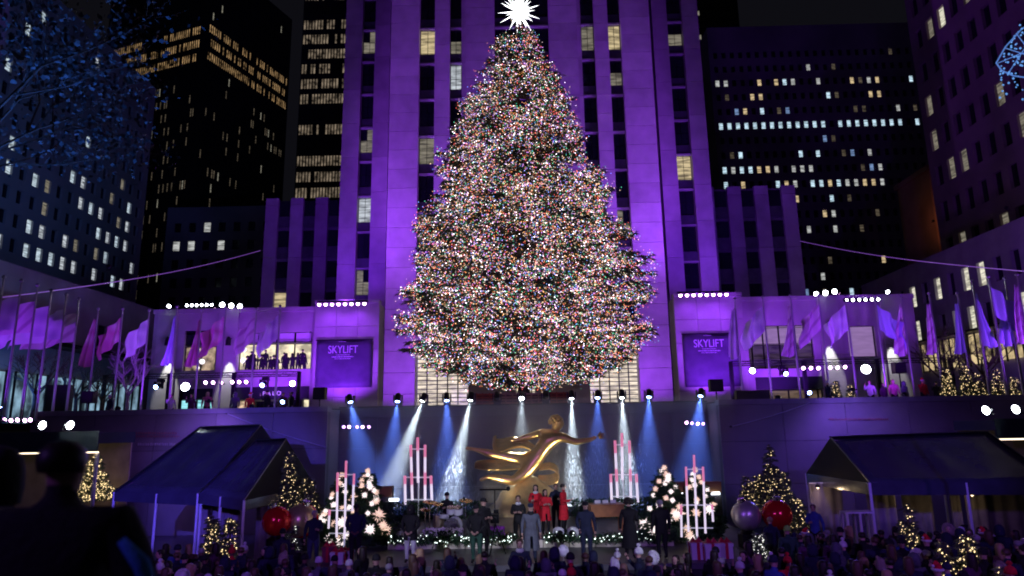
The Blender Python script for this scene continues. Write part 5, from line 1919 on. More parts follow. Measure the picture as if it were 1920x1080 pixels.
# wooden organ
og = onstage(1136, 27.0, RZ_)
r = empty('wooden_organ', og, R(6))
tag(r, 'wooden cabinet organ on legs at the right of the riser', 'organ')
WOODO = mat('organ_wood', (0.36, 0.15, 0.05), 0.4, var=0.25, scale=4)
slab('cabinet', WOODO, r, -.62, .62, -.3, .3, .55, .95)
slab('top', WOODO, r, -.66, .66, -.34, .34, .952, 1.0)
slab('keyboard', DRUMW, r, -.5, .5, .31, .45, .72, .78)
for x in (-.55, .55):
    for y in (-.24, .24):
        slab('leg', WOODO, r, x - .04, x + .04, y - .04, y + .04, 0, .548)
for k in range(3):
    slab('music_sheet', DRUMW, r, -.4 + k * .3, -.18 + k * .3, .05, .07, 1.003, 1.12)
# keyboard on stand with microphone boom
mcs = onstage(928, 25.9, RZ_)
r = empty('microphone_stand', mcs)
tag(r, 'black microphone boom stand left of the statue base', 'microphone stand')
MB().tube([(0, 0, .02), (0, 0, 1.68)], .018, 6).build('pole', BLACKMETAL, r)
MB().tube([(-.55, 0, 1.66), (.45, -.1, 1.66)], .03, 6).build('boom', BLACKMETAL, r)
MB().lathe([(.02, -.08), (.07, -.05), (.07, .05), (.02, .08)], 10, (.5, -.1, 1.69)).build('microphone', BLACKMETAL, r)
MB().lathe([(.22, 0), (.22, .02), (.03, .04)], 14).build('foot', BLACKMETAL, r)
for px, Y, h_, lb in ((1000, 25.6, 1.35, 'slim microphone stand before the red coated singers'), (870, 26.0, 1.3, 'slim microphone stand beside the white drum kit')):
    r = empty('microphone_stand', onstage(px, Y, RZ_))
    tag(r, lb, 'microphone stand')
    MB().tube([(0, 0, .02), (0, 0, h_)], .014, 6).build('pole', CHR, r)
    MB().lathe([(.015, 0), (.03, .05), (.028, .1), (.005, .12)], 8, (0, 0, h_)).build('microphone', BLACKMETAL, r)
    MB().lathe([(.16, 0), (.16, .02), (.02, .03)], 12).build('foot', BLACKMETAL, r)
r = empty('camera_rig', onstage(928, 24.3, STZ))
tag(r, 'black television camera on tripod at the stage front', 'camera')
for a in (0, 2.1, 4.2):
    MB().tube([(.35 * math.cos(a), .35 * math.sin(a), 0), (0, 0, 1.0)], .02, 6).build('leg', BLACKMETAL, r)
slab('camera_body', BLACKMETAL, r, -.14, .14, -.25, .25, 1.02, 1.3)
MB().tube([(0, -.25, 1.16), (0, -.5, 1.16)], [.07, .09], 12).build('lens_barrel', BLACKMETAL, r)
slab('viewfinder', BLACKMETAL, r, -.05, .12, .05, .3, 1.31, 1.42)
for k, (px, rr) in enumerate(((1046, .2), (1073, .2))):
    r = empty('monitor_speaker', onstage(px, 25.9, RZ_), R(10 - 20 * k))
    tag(r, 'white rounded stage monitor at the feet of the red coats, %s of two' % ('left' if k == 0 else 'right'), 'speaker')
    MB().lathe([(.2, 0), (.22, .1), (.2, .24), (.12, .31), (.01, .33)], 16).build('shell', DRUMW, r, True)
    disc(MB(), (0, -.222, .13), (0, -1, 0), .12).build('grille', BLACKMETAL, r)
# round white balloon over the audience
p = at(1177 - 104, 1030, Y=21)
r = empty('balloon', at(1056 - 0, 1033, Y=21.0))
tag(r, 'round pale balloon held up in front of the stage', 'balloon')
MB().lathe([(.01, -.17), (.04, -.16), (.13, -.1), (.17, 0), (.15, .09), (.08, .155), (.01, .17)], 18).build('skin', mat('balloon_pale', (.7, .68, .78), .3, var=.03), r, True)
MB().tube([(0, 0, -.17), (.02, 0, -.6)], .004, 4).build('string', WHITEPAINT, r)
# flower beds on the riser
for px0, px1, Y, c, lb in ((795, 868, 25.9, (.75, .55, .95), 'bank of white and violet flowers in front of the drum kit'), (915, 945, 26.0, (.25, .03, .35), 'small bank of purple flowers by the microphone boom')):
    a, b = onstage(px0, Y, RZ_), onstage(px1, Y, RZ_)
    r = empty('flower_bed', (a + b) / 2)
    tag(r, lb, 'flowers')
    hw = (b.x - a.x) / 2
    P_ = rng.uniform(-1, 1, (420, 3)) * np.array([hw, .2, .14]) + np.array([0, 0, .2])
    tag(link('blooms', bulbs_mesh('blooms', P_, .035, mat('bloom_%d' % px0, c, .7, var=.4, scale=9)), r), kind='stuff')
    P_ = rng.uniform(-1, 1, (500, 3)) * np.array([hw, .24, .14]) + np.array([0, 0, .13])
    tag(link('leaves', bulbs_mesh('leaves', P_, .03, GARLAND), r), kind='stuff')
# ------------------------------------------------------------------ flags
POLE = mat('flagpole_metal', (0.45, 0.44, 0.46), 0.35, 0.8, var=0.1)


def flag_mat(name, c1, c2, kind, rot=0.0):
    """Printed cloth: stripes, a cross or a round emblem, thin enough to let some light through."""
    m = bpy.data.materials.new(name)
    m.use_nodes = True
    nt = m.node_tree
    b = nt.nodes['Principled BSDF']
    b.inputs['Roughness'].default_value = 0.85
    tc = nt.nodes.new('ShaderNodeTexCoord')
    mp = nt.nodes.new('ShaderNodeMapping')
    mp.inputs['Rotation'].default_value = (0, rot, 0)
    nt.links.new(tc.outputs['Object'], mp.inputs['Vector'])
    if kind == 'stripes':
        t = nt.nodes.new('ShaderNodeTexWave')
        t.bands_direction = 'Z'
        t.inputs['Scale'].default_value = 0.7
        t.inputs['Distortion'].default_value = 0.6
        out = t.outputs['Fac']
    else:
        t = nt.nodes.new('ShaderNodeTexVoronoi')
        t.inputs['Scale'].default_value = 0.75
        out = t.outputs['Distance']
    nt.links.new(mp.outputs['Vector'], t.inputs['Vector'])
    r = nt.nodes.new('ShaderNodeValToRGB')
    r.color_ramp.interpolation = 'EASE'
    r.color_ramp.elements[0].position = 0.0
    r.color_ramp.elements[0].color = (*c2, 1)
    r.color_ramp.elements[1].position = 0.42
    r.color_ramp.elements[1].color = (*c1, 1)
    nt.links.new(out, r.inputs['Fac'])
    nt.links.new(r.outputs['Color'], b.inputs['Base Color'])
    tr = nt.nodes.new('ShaderNodeBsdfTranslucent')
    nt.links.new(r.outputs['Color'], tr.inputs['Color'])
    mx = nt.nodes.new('ShaderNodeMixShader')
    mx.inputs[0].default_value = 0.3
    nt.links.new(b.outputs[0], mx.inputs[1])
    nt.links.new(tr.outputs[0], mx.inputs[2])
    nt.links.new(mx.outputs[0], nt.nodes['Material Output'].inputs['Surface'])
    return m


FLAGM = [flag_mat('flag_pale', (0.72, 0.70, 0.74), (0.42, 0.36, 0.50), 'emblem'), flag_mat('flag_rose', (0.68, 0.50, 0.62), (0.48, 0.28, 0.42), 'stripes', .9), flag_mat('flag_blue', (0.46, 0.44, 0.74), (0.28, 0.24, 0.52), 'emblem', 1.2), flag_mat('flag_wine', (0.45, 0.14, 0.26), (0.62, 0.45, 0.5), 'emblem')]
FZ = 12.62


def flag_mesh(nm, m, kind, sd):
    g_ = random.Random(sd)
    mb = MB()
    nx, nz = 16, 10
    ph = g_.uniform(0, 6)
    for j in range(nz + 1):
        for i in range(nx + 1):
            u, v = i / nx, j / nz
            if kind == 'fly':
                x = -2.15 * u
                z = -1.45 * (1 - v) * (1 - .25 * u) - .95 * u ** 1.3 + .14 * math.sin(6 * u + ph) * u
                y = .30 * math.sin(9 * u + ph + v * 1.6) * (.2 + u) - .5 * u + .08 * math.sin(19 * u + 3 * v)
            elif kind == 'half':
                x = -1.25 * u + .12 * math.sin(6 * v + ph) * u
                z = -1.5 * (1 - v) - 1.15 * u ** 1.1
                y = .26 * math.sin(12 * u + ph + v * 1.5) * (.2 + u)
            else:   # limp: folds falling beside the pole
                x = -(.16 + .55 * (1 - v) ** 1.2) * u * (1 + .25 * math.sin(ph + 3 * v)) + .05 * math.sin(10 * u + ph) * (1 - v)
                z = -2.9 * (1 - v) - .35 * u * (1 - u) * 2
                y = .16 * math.sin(12 * u + ph) * (.25 + (1 - v))
            mb.v.append((x, y, z))
    for j in range(nz):
        for i in range(nx):
            a = j * (nx + 1) + i
            mb.f.append((a, a + 1, a + nx + 2, a + nx + 1))
            mb.m.append(0)
    return mb.mesh(nm, m, True)


def flag(px, py, kind, mi, label, flip=1, sd=0, dz=.45, sc=1.0):
    top = at(px, py, Z=FZ)
    base = Vector((top.x, top.y, PZ))
    r = empty('flagpole', base)
    tag(r, label, 'flag', 'flags around the plaza')
    H = FZ - PZ
    MB().tube([(0, 0, 0), (0, 0, H * .5), (0, 0, H)], [.07, .055, .035], 8).build('pole', POLE, r)
    MB().lathe([(.02, 0), (.09, .06), (.1, .11), (.06, .18), (.01, .2)], 10, (0, 0, H)).build('finial', POLE, r)
    MB().lathe([(.22, 0), (.2, .08), (.1, .14)], 12).build('foot', POLE, r)
    f = link('flag_cloth', flag_mesh('flag_cloth', FLAGM[mi], kind, sd), r, (-.05 * flip, 0, H - dz), None, (flip * sc, 1, sc))
    MB().tube([(.07, -.02, .6), (.07, -.02, H - .1)], .008, 4).build('halyard', POLE, r)


Lf = [(7, 523, 'fly', 0), (40, 530, 'fly', 0), (70, 538, 'fly', 1), (96, 548, 'fly', 0), (124, 556, 'fly', 0), (148, 564, 'fly', 1), (184, 582, 'limp', 3), (230, 582, 'half', 3), (280, 585, 'half', 0), (332, 578, 'limp', 2), (378, 584, 'limp', 3), (423, 580, 'half', 3), (480, 582, 'half', 1), (525, 577, 'half', 0)]
ordn = ['first', 'second', 'third', 'fourth', 'fifth', 'sixth', 'seventh', 'eighth', 'ninth', 'tenth', 'eleventh', 'twelfth', 'thirteenth', 'fourteenth']
look = {'fly': 'streaming', 'half': 'half furled', 'limp': 'limp hanging'}
colw = ['pale', 'rose', 'blue violet', 'wine red']
for k, (px, py, kd, mi) in enumerate(Lf):
    flag(px, py, kd, mi, '%s %s flag on a pole, %s from the left edge' % (look[kd], colw[mi], ordn[k]), 1, k * 7 + 1, sc=1.0 if k > 5 else 1.12, dz=.45 if k > 5 else .75)
Rf = [(1378, 563, 'limp', 0), (1430, 560, 'half', 0), (1482, 557, 'limp', 1), (1535, 556, 'half', 1), (1585, 558, 'half', 0), (1640, 558, 'half', 2), (1690, 557, 'limp', 1), (1742, 553, 'limp', 1), (1795, 552, 'limp', 2), (1823, 530, 'limp', 2), (1853, 522, 'half', 2), (1884, 525, 'limp', 2), (1907, 518, 'limp', 1)]
n = len(Rf)
for k, (px, py, kd, mi) in enumerate(Rf):
    fl_ = -1 if k in (5, 9, 10) else 1
    flag(px, py, kd, mi, '%s %s flag on a pole, %s from the right edge' % (look[kd], colw[mi], ordn[n - 1 - k]), fl_, k * 5 + 2, sc=1.05)


# ------------------------------------------------------------------ small lit conifers
FAIRY = glow('fairy_gold', (1.0, 0.72, 0.34), 2.6)
FAIRYW = glow('fairy_cool', (0.95, 0.95, 0.85), 2.2)


def lit_tree(px, pytop, pybot, Y, rpx, label, m=FAIRY, seed=1, dens=1.0, zb=None, br=.02):
    top, bot = at(px, pytop, Y=Y), at(px, pybot, Y=Y)
    z0 = bot.z if zb is None else zb
    rad = rpx / FPX * Y
    H = top.z - z0
    zs = np.array([.06, .15, .5, .85, 1.0]) * H
    rs = np.array([.85, 1.0, .62, .25, .03]) * rad
    n = int(60 + 60 * H)
    root, P, out, t = conifer('lit_tree', (top.x, Y, z0), zs, rs, n, 20, .24, .02, seed, droop=.25, inner=.15, trunk_r=.06, limbs=False)
    tag(root, label, 'tree', 'small trees strung with fairy lights')
    k = rng.uniform(0, 1, len(P)) < .55 * dens * (.3 + .7 * t)
    tag(link('fairy_lights', bulbs_mesh('fairy_lights', P[k], br, m), root), kind='stuff')
    MB().lathe([(.2, 0), (.24, .3), (.26, .32)], 12).build('tub', DARKSTONE, root)


lit_tree(540, 845, 960, 28.0, 30, 'tall slim lit tree behind the left red bauble', FAIRY, 31, .55, zb=1.4)
lit_tree(577, 893, 962, 28.6, 30, 'shorter lit tree behind the golden bauble', FAIRY, 32, .5, zb=1.4)
lit_tree(548, 985, 1050, 23.6, 22, 'small lit tree between the left baubles', FAIRYW, 33, .6, zb=.3)
lit_tree(400, 966, 1060, 22.4, 22, 'golden lit tree under the left tent, left of a pair', FAIRY, 34, .9, zb=0)
lit_tree(433, 969, 1060, 22.6, 20, 'golden lit tree under the left tent, right of a pair', FAIRY, 35, .9, zb=0)
lit_tree(1441, 834, 945, 28.4, 20, 'tall slim lit tree behind the right red bauble', FAIRY, 36, .5, zb=1.3)
lit_tree(1399, 893, 950, 28.6, 18, 'short lit tree behind the silver bauble, leftmost', FAIRY, 37, .55, zb=1.3)
lit_tree(1421, 888, 950, 29.0, 20, 'short lit tree between the silver bauble and the tall tree', FAIRY, 38, .5, zb=1.3)
lit_tree(1469, 884, 950, 29.0, 15, 'dim lit tree right of the tall slim tree', FAIRY, 39, .3, zb=1.3)
lit_tree(1494, 934, 1010, 25.6, 22, 'lit tree with a pale star right of the red bauble', FAIRY, 40, .8, zb=.5)
lit_tree(1421, 1000, 1060, 23.0, 20, 'small lit tree under the silver bauble', FAIRYW, 41, .9, zb=.4)
lit_tree(1697, 945, 1065, 20.5, 22, 'slim lit tree in the audience before the right tent', FAIRY, 42, .7, zb=0)
lit_tree(1808, 1002, 1110, 17.5, 26, 'brightly lit tree in the lower right audience', FAIRY, 43, 1.1, zb=0, br=.024)
lit_tree(1768, 1016, 1110, 17.2, 20, 'lit tree left of the brightest one in the lower right', FAIRY, 44, .9, zb=0, br=.024)
lit_tree(1880, 1062, 1120, 16.0, 18, 'low lit tree at the lower right corner', FAIRY, 45, .8, zb=0, br=.022)
for k, (px, pt, Y, rp) in enumerate(((1565, 714, 41.5, 9), (1594, 722, 41.5, 8), (1772, 690, 40.5, 16), (1806, 680, 40.8, 15), (1833, 700, 40.2, 13), (1866, 690, 40.6, 14), (1900, 706, 40.2, 12))):
    lit_tree(px, pt, 748, Y, rp, 'small lit tree on the right plaza edge, %s from its left' % ordn[k], FAIRY, 50 + k, .5, zb=PZ, br=.03)
lit_tree(180, 852, 945, 33.5, 36, 'warm lit bush beside the left canopy', FAIRY, 60, 1.1, zb=2.0, br=.03)


# ------------------------------------------------------------------ bare winter trees
def bare_tree(base, H, spread, label, m, seed, twig=1.0, leaf=None, nleaf=0):
    g_ = random.Random(seed)
    r = empty('bare_tree', base)
    tag(r, label, 'tree', 'bare winter trees')
    tr = MB()
    tr.tube([(0, 0, 0), (.05, .02, H * .2), (-.03, .03, H * .4)], [H * .03, H * .024, H * .018], 8)
    tr.build('trunk', m, r, True)
    br = MB()
    tips = []

    def grow(p, d, L, rad, depth):
        q = p + d * L * .5 + Vector((g_.uniform(-.08, .08), g_.uniform(-.08, .08), 0)) * L
        e = p + d * L
        br.tube([p, q, e], [rad, rad * .8, rad * .55], 4, cap=False)
        tips.append(e)
        if depth == 0:
            return
        for k in range(3 if depth > 1 else 4):
            nd = (d + Vector((g_.uniform(-1, 1), g_.uniform(-1, 1), g_.uniform(-.35, .7))) * .85).normalized()
            grow(p.lerp(e, g_.uniform(.45, 1.0)), nd, L * g_.uniform(.5, .8), rad * .55, depth - 1)
    for k in range(6):
        a = k * 2.4
        d = Vector((math.cos(a) * spread, math.sin(a) * spread, 1)).normalized()
        grow(Vector((0, 0, H * (.28 + .02 * k))), d, H * .3, H * (.011 if H < 10 else .006), 3 if H < 10 else 4)
    tag(br.build('branches', m, r), kind='stuff')
    if nleaf:
        T = np.array([tuple(t) for t in tips])
        C = T[rng.integers(0, len(T), nleaf)] + rng.normal(0, H * .03, (nleaf, 3))
        D = rng.normal(0, 1, C.shape)
        D /= np.linalg.norm(D, axis=1)[:, None]
        W = np.cross(D, rng.normal(0, 1, C.shape))
        W /= np.linalg.norm(W, axis=1)[:, None]
        s_ = rng.uniform(.5, 1.3, nleaf)[:, None] * leaf[1]
        V = np.stack([C, C + D * s_ * .5 + W * s_ * .35, C + D * s_, C + D * s_ * .5 - W * s_ * .35], 1).reshape(-1, 3)
        tag(link('crown', np_mesh('crown', V, np.arange(len(V)).reshape(-1, 4), leaf[0]), r), kind='stuff')
    return r


LITBARK = mat('pale_bark', (0.42, 0.40, 0.38), 0.8, var=0.2, scale=6)  # bark lightened: white light on the branches put into the colour
b = at(236, 770, Y=43.5)
bare_tree((b.x, 43.5, PZ), 5.4, .7, 'bare tree with branches coloured as lit, left of the left pavilion', LITBARK, 4)
for k, (px, Y, H, lb) in enumerate(((62, 40, 5.2, 'dark bare tree behind the left flag poles, leftmost'), (140, 44, 5.0, 'dark bare tree behind the left flag poles, nearer the pale one'), (190, 46.5, 4.6, 'slim bare tree beside the pale branched one'))):
    b = at(px, 765, Y=Y)
    bare_tree((b.x, Y, PZ), H, .8, lb, BARK, 8 + k)
for k, (px, Y, H, lb) in enumerate(((1775, 47, 6.5, 'bare tree before the right plaza building, left of the pair'), (1850, 45, 6.0, 'bare tree before the right plaza building, right of the pair'))):
    b = at(px, 745, Y=Y)
    bare_tree((b.x, Y, PZ), H, .8, lb, BARK, 20 + k)
# the tall tree whose outer boughs hang into the upper left of the view
DLEAF = mat('dry_leaf', (0.09, 0.10, 0.10), 0.7, var=0.4, scale=3)
bare_tree((-21.8, 20.5, PZ), 17.5, 1.0, 'tall street tree with dark leaves over the upper left corner', BARK, 33, leaf=(DLEAF, .20), nleaf=9000)

# ------------------------------------------------------------------ lit wire wing at the upper right edge
WIRE = glow('wire_blue', (0.15, 0.35, 1.0), .5)
r = empty('wire_wing', at(1925, 110, Y=16))
tag(r, 'curved wire wing ornament strung with blue lights at the upper right edge', 'ornament')
bl = r.location.copy()
out_ = [at(px, py, Y=16) - bl for px, py in ((1955, 30), (1915, 55), (1885, 88), (1868, 118), (1878, 132), (1900, 142), (1955, 150))]
MB().tube(out_, .02, 6).build('outline', WIRE, r)
for k, (pa, pb) in enumerate((((1872, 118), (1955, 95)), ((1885, 90), (1955, 125)), ((1905, 62), (1955, 140)), ((1890, 138), (1950, 60)))):
    MB().tube([at(*pa, Y=16) - bl, at((pa[0] + pb[0]) / 2, (pa[1] + pb[1]) / 2 - 6, Y=16.1) - bl, at(*pb, Y=16) - bl], .012, 5).build('rib', WIRE, r)
Pw = []
for k in range(170):
    px, py = random.uniform(1874, 1960), random.uniform(45, 190)
    if py < 118 - (px - 1868) * 1.6 or (py > 145 and random.random() < .6):
        continue
    Pw.append(tuple(at(px, py, Y=16 + random.uniform(-.2, .3)) - bl))
tag(link('fairy_lights', bulbs_mesh('fairy_lights', Pw, .028, glow('fairy_blue', (.15, .42, 1.0), .8)), r), kind='stuff')
MB().tube([at(1960, 60, Y=16) - bl, at(1990, 400, Y=16) - bl, Vector((at(1990, 400, Y=16).x - bl.x, 0, -bl.z))], .05, 6).build('mast', BLACKMETAL, r)

# ------------------------------------------------------------------ catenary cables, the upper pair with a painted glow
CABLEGLOW = glow('cable_painted_glow', (0.35, 0.12, 0.75), .45)  # glow added to stand for purple light falling on plain cable


def rope(p, q, label, rad, sag=.4, m=CABLEGLOW):
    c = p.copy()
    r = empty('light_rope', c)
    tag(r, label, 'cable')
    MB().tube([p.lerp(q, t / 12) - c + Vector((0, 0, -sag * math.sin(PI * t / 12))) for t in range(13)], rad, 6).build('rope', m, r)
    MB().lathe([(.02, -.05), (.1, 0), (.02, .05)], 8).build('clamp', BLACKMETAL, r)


rope(at(-30, 562, Y=36), at(488, 470, Y=73.6), 'thin cable with painted purple glow climbing from the left flags to the tower shoulder', .028, .5)
rope(at(1960, 512, Y=40), at(1500, 452, Y=73.6), 'thin cable with painted purple glow climbing from the right flags to the tower shoulder', .028, .4)
GREYR = mat('grey_rope', (.5, .5, .55), .6)
rope(at(425, 775, Y=36), at(610, 838, Y=34.5), 'thin guy cable from the left parapet down to the tent', .018, .1, GREYR)
rope(at(1370, 800, Y=34.5), at(1545, 745, Y=36.2), 'thin guy cable from the right parapet down towards the stage', .018, .1, GREYR)


# ------------------------------------------------------------------ tents
def poly_tent(label, ridge, eaves, drop, back, posts, extra=None):
    """ridge: (A, B) world points; eaves: (a, b) front eave; back: offset of the rear eave."""
    A, B = ridge
    a, b = eaves
    base = Vector(((a.x + b.x) / 2, (a.y + b.y) / 2, 0))
    r = empty('marquee', base)
    tag(r, label, 'tent')
    ra, rb = A + (A - a), B + (B - b)
    ra.z, rb.z = a.z, b.z
    n = 10

    def sheet(p0, p1, q0, q1, nm):
        mb = MB()
        nu, nv = 14, 8
        for j in range(nv + 1):
            for i in range(nu + 1):
                u, v = i / nu, j / nv
                p = (p0.lerp(p1, u)).lerp(q0.lerp(q1, u), v)
                dip = .10 * math.sin(PI * u) * math.sin(PI * v) + .03 * math.sin(7 * PI * u) * math.sin(PI * v)
                mb.v.append(tuple(p - base - Vector((0, 0, dip))))
        for j in range(nv):
            for i in range(nu):
                k = j * (nu + 1) + i
                mb.f.append((k, k + 1, k + nu + 2, k + nu + 1))
                mb.m.append(0)
        o = mb.build(nm, BLACKVINYL, r, True)
        s = o.modifiers.new('thickness', 'SOLIDIFY')
        s.thickness = .02
    sheet(a, b, A, B, 'roof_sheet')
    sheet(rb, ra, B, A, 'roof_sheet')
    dz = Vector((0, 0, drop))
    for p, q in ((a, b), (b, rb), (rb, ra), (ra, a)):
        o = MB().add([p - base, q - base, q - base - dz, p - base - dz], [(0, 1, 2, 3)]).build('valance', BLACKVINYL, r)
        s = o.modifiers.new('thickness', 'SOLIDIFY')
        s.thickness = .03
    for p, q, t in ((b, rb, B), (ra, a, A)):
        o = MB().add([p - base, q - base, t - base], [(0, 1, 2)]).build('gable', mat('gable_black', (.012, .012, .016), .8), r)
        s = o.modifiers.new('thickness', 'SOLIDIFY')
        s.thickness = .02
    for p, q in ((A, B), (a, A), (b, B)):
        MB().tube([p - base + Vector((0, 0, .02)), q - base + Vector((0, 0, .02))], .025, 6).build('edge_pole', STEEL, r)
    for p in (a, b, ra, rb, (a + b) / 2):
        MB().tube([(p.x - base.x, p.y - base.y, 0), (p.x - base.x, p.y - base.y, p.z)], .05, 8).build('post', WHITEPAINT, r)
    return r, base


tA, tB = at(375, 801, Y=31), at(490, 797, Y=29.5)
ea, eb = at(215, 922, Y=27.5), at(378, 930, Y=26.2)
poly_tent('larger black vinyl marquee at left with glossy blue lit roof', (tA, tB), (ea, eb), .35, None, None)
tA, tB = at(480, 826, Y=28.6), at(537, 823, Y=28.0)
ea, eb = at(372, 925, Y=25.6), at(458, 938, Y=24.8)
poly_tent('smaller black marquee in front of the larger left one', (tA, tB), (ea, eb), .35, None, None)
tA, tB = at(1557, 820, Y=26.5), at(1852, 810, Y=27.5)
ea, eb = at(1630, 905, Y=24.0), at(1985, 905, Y=25.0)
poly_tent('wide black marquee at right with clear side walls', (tA, tB), (ea, eb), .4, None, None)
# things under the marquees: wall panels, counter and framed board
PANEL = mat('tent_panel', (0.22, 0.19, 0.18), 0.7, var=0.3, scale=1.5)
TENTLAMP = glow('tent_lamp', (1.0, .75, .45), 1.2, True)
for k, (px0, px1, py0, py1, Y, lb) in enumerate(((1525, 1575, 905, 985, 27.5, 'pale clear side panel at the left end of the right marquee'), (1632, 1675, 915, 985, 26.6, 'crumpled clear panel beside the corner post of the right marquee'), (1700, 1745, 918, 1000, 27.8, 'dark curtain panel inside the right marquee'), (1785, 1800, 925, 965, 27.8, 'narrow pale cloth hanging inside the right marquee'), (1815, 1850, 920, 985, 27.5, 'warm lit hanging panel inside the right marquee'), (1853, 1920, 920, 975, 28, 'brown board at the right end inside the right marquee'),
                                                 (375, 452, 945, 1010, 27, 'violet grey side panel under the smaller left marquee'), (478, 520, 940, 1000, 27.4, 'brown wooden panel beside the smaller left marquee'))):
    a, b = at(px0, py1, Y=Y), at(px1, py0, Y=Y)
    r = empty('tent_panel', ((a.x + b.x) / 2, Y, 0))
    tag(r, lb, 'panel')
    mb = MB()
    w = (b.x - a.x) / 2
    nx = 12
    for j in range(2):
        for i in range(nx + 1):
            u = i / nx
            mb.v.append((-w + 2 * w * u, .06 * math.sin(u * 17 + k), 0.0 if j == 0 else b.z))
    for i in range(nx):
        mb.f.append((i, i + 1, nx + 2 + i, nx + 1 + i))
        mb.m.append(0)
    o = mb.build('sheet', PANEL, r, True)
    s = o.modifiers.new('thickness', 'SOLIDIFY')
    s.thickness = .02
    MB().tube([(-w, 0, b.z), (w, 0, b.z)], .025, 6).build('rail', WHITEPAINT, r)
for px, py, Y, lb in ((1533, 911, 27, 'small warm lamp hanging at the left of the right marquee'), (1726, 912, 26, 'small warm lamp hanging in the middle of the right marquee'), (1822, 925, 26.5, 'small warm lamp hanging at the right of the right marquee')):
    p = at(px, py, Y=Y)
    r = empty('hanging_lamp', p)
    tag(r, lb, 'lamp')
    MB().lathe([(.09, -.05), (.08, .02), (.02, .06)], 10).build('shade', BLACKMETAL, r)
    MB().lathe([(.01, -.10), (.05, -.08), (.05, -.05)], 10).build('bulb', TENTLAMP, r)
    MB().tube([(0, 0, .06), (0, 0, .5)], .008, 4).build('cord', BLACKMETAL, r)
    l = bpy.data.lights.new('glow', 'POINT')
    l.energy = 7
    l.color = (1.0, .72, .42)
    l.shadow_soft_size = .06
    lo_ = bpy.data.objects.new('glow', l)
    COL.objects.link(lo_)
    lo_.parent = r
    lo_.location = (0, -.02, -.16)
p0, p1 = at(1583, 992, Y=24), at(1632, 958, Y=24)
r = empty('white_frame_table', ((p0.x + p1.x) / 2, 24, 0))
tag(r, 'white framed stand under the gable of the right marquee', 'stand')
w = (p1.x - p0.x) / 2
slab('top', WHITEPAINT, r, -w, w, -.25, .25, p1.z - .05, p1.z)
for x in (-w + .04, 0, w - .04):
    slab('leg', WHITEPAINT, r, x - .035, x + .035, -.25, -.18, 0, p1.z - .052)
    slab('leg', WHITEPAINT, r, x - .035, x + .035, .18, .25, 0, p1.z - .052)

# ------------------------------------------------------------------ canopies with light strips at both sides
STRIP = glow('strip_warm', (1.0, .80, .55), 2.6, True)
for sx, px0, px1, ptop, pbot, Y, nm in ((-1, -60, 188, 800, 850, 32, 'left'), (1, 1868, 1990, 775, 822, 32, 'right')):
    a, b = at(px0, pbot, Y=Y), at(px1, ptop, Y=Y)
    cx = (a.x + b.x) / 2
    r = empty('side_canopy', (cx, Y + 1.2, 0))
    tag(r, 'dark flat canopy with a warm light strip at the %s edge' % nm, 'canopy')
    w = (b.x - a.x) / 2
    TEALM = mat('canopy_dark', (0.03, 0.05, 0.06), 0.5)
    slab('roof', TEALM, r, -w, w, -1.2, 1.8, a.z + .35, b.z - .25)
    slab('fascia', TEALM, r, -w - .02, w + .02, -1.28, -1.205, a.z, b.z - .2)
    slab('light_strip', STRIP, r, -w, w, -1.2, -1.1, a.z - .08, a.z - .015)
    slab('back_wall', mat('canopy_wall', (0.30, 0.24, 0.18), .8, var=.2), r, -w, w, 1.5, 1.6, 0, a.z + .34)
    for x in (-w + .1, w - .1):
        slab('post', WHITEPAINT, r, x - .06, x + .06, -1.1, -.98, 0, a.z - .085)
# wall lettering: lines too faded to read, as thin raised strokes
for sx, rows_, lb in ((-1, ((250, 330, 812, 'r'), (255, 335, 818, 'r'), (258, 330, 833, 'w')), 'faded reddish and pale lettering on the left court wall'), (1, ((1555, 1665, 786, 'r'),), 'faded reddish lettering on the right court wall')):
    c = at(rows_[0][0], rows_[0][2], Y=35.95)
    r = empty('wall_lettering', c)
    tag(r, lb, 'sign')
    for (x0, x1, y, k) in rows_:
        mb = MB()
        x = x0
        hh = 5 if k == 'w' else 4
        while x < x1:
            w = random.uniform(1.2, 3.0)
            p, q = at(x, y + hh * .5, Y=35.95) - c, at(x + w, y - hh * random.uniform(.3, .6), Y=35.95) - c
            mb.box(p.x, q.x, -.01, .015, p.z, q.z)
            x += w + random.uniform(.8, 2.2)
        tag(mb.build('strokes', mat('letter_red', (.34, .16, .16), .7) if k == 'r' else mat('letter_pale', (.55, .52, .50), .6), r), kind='stuff')

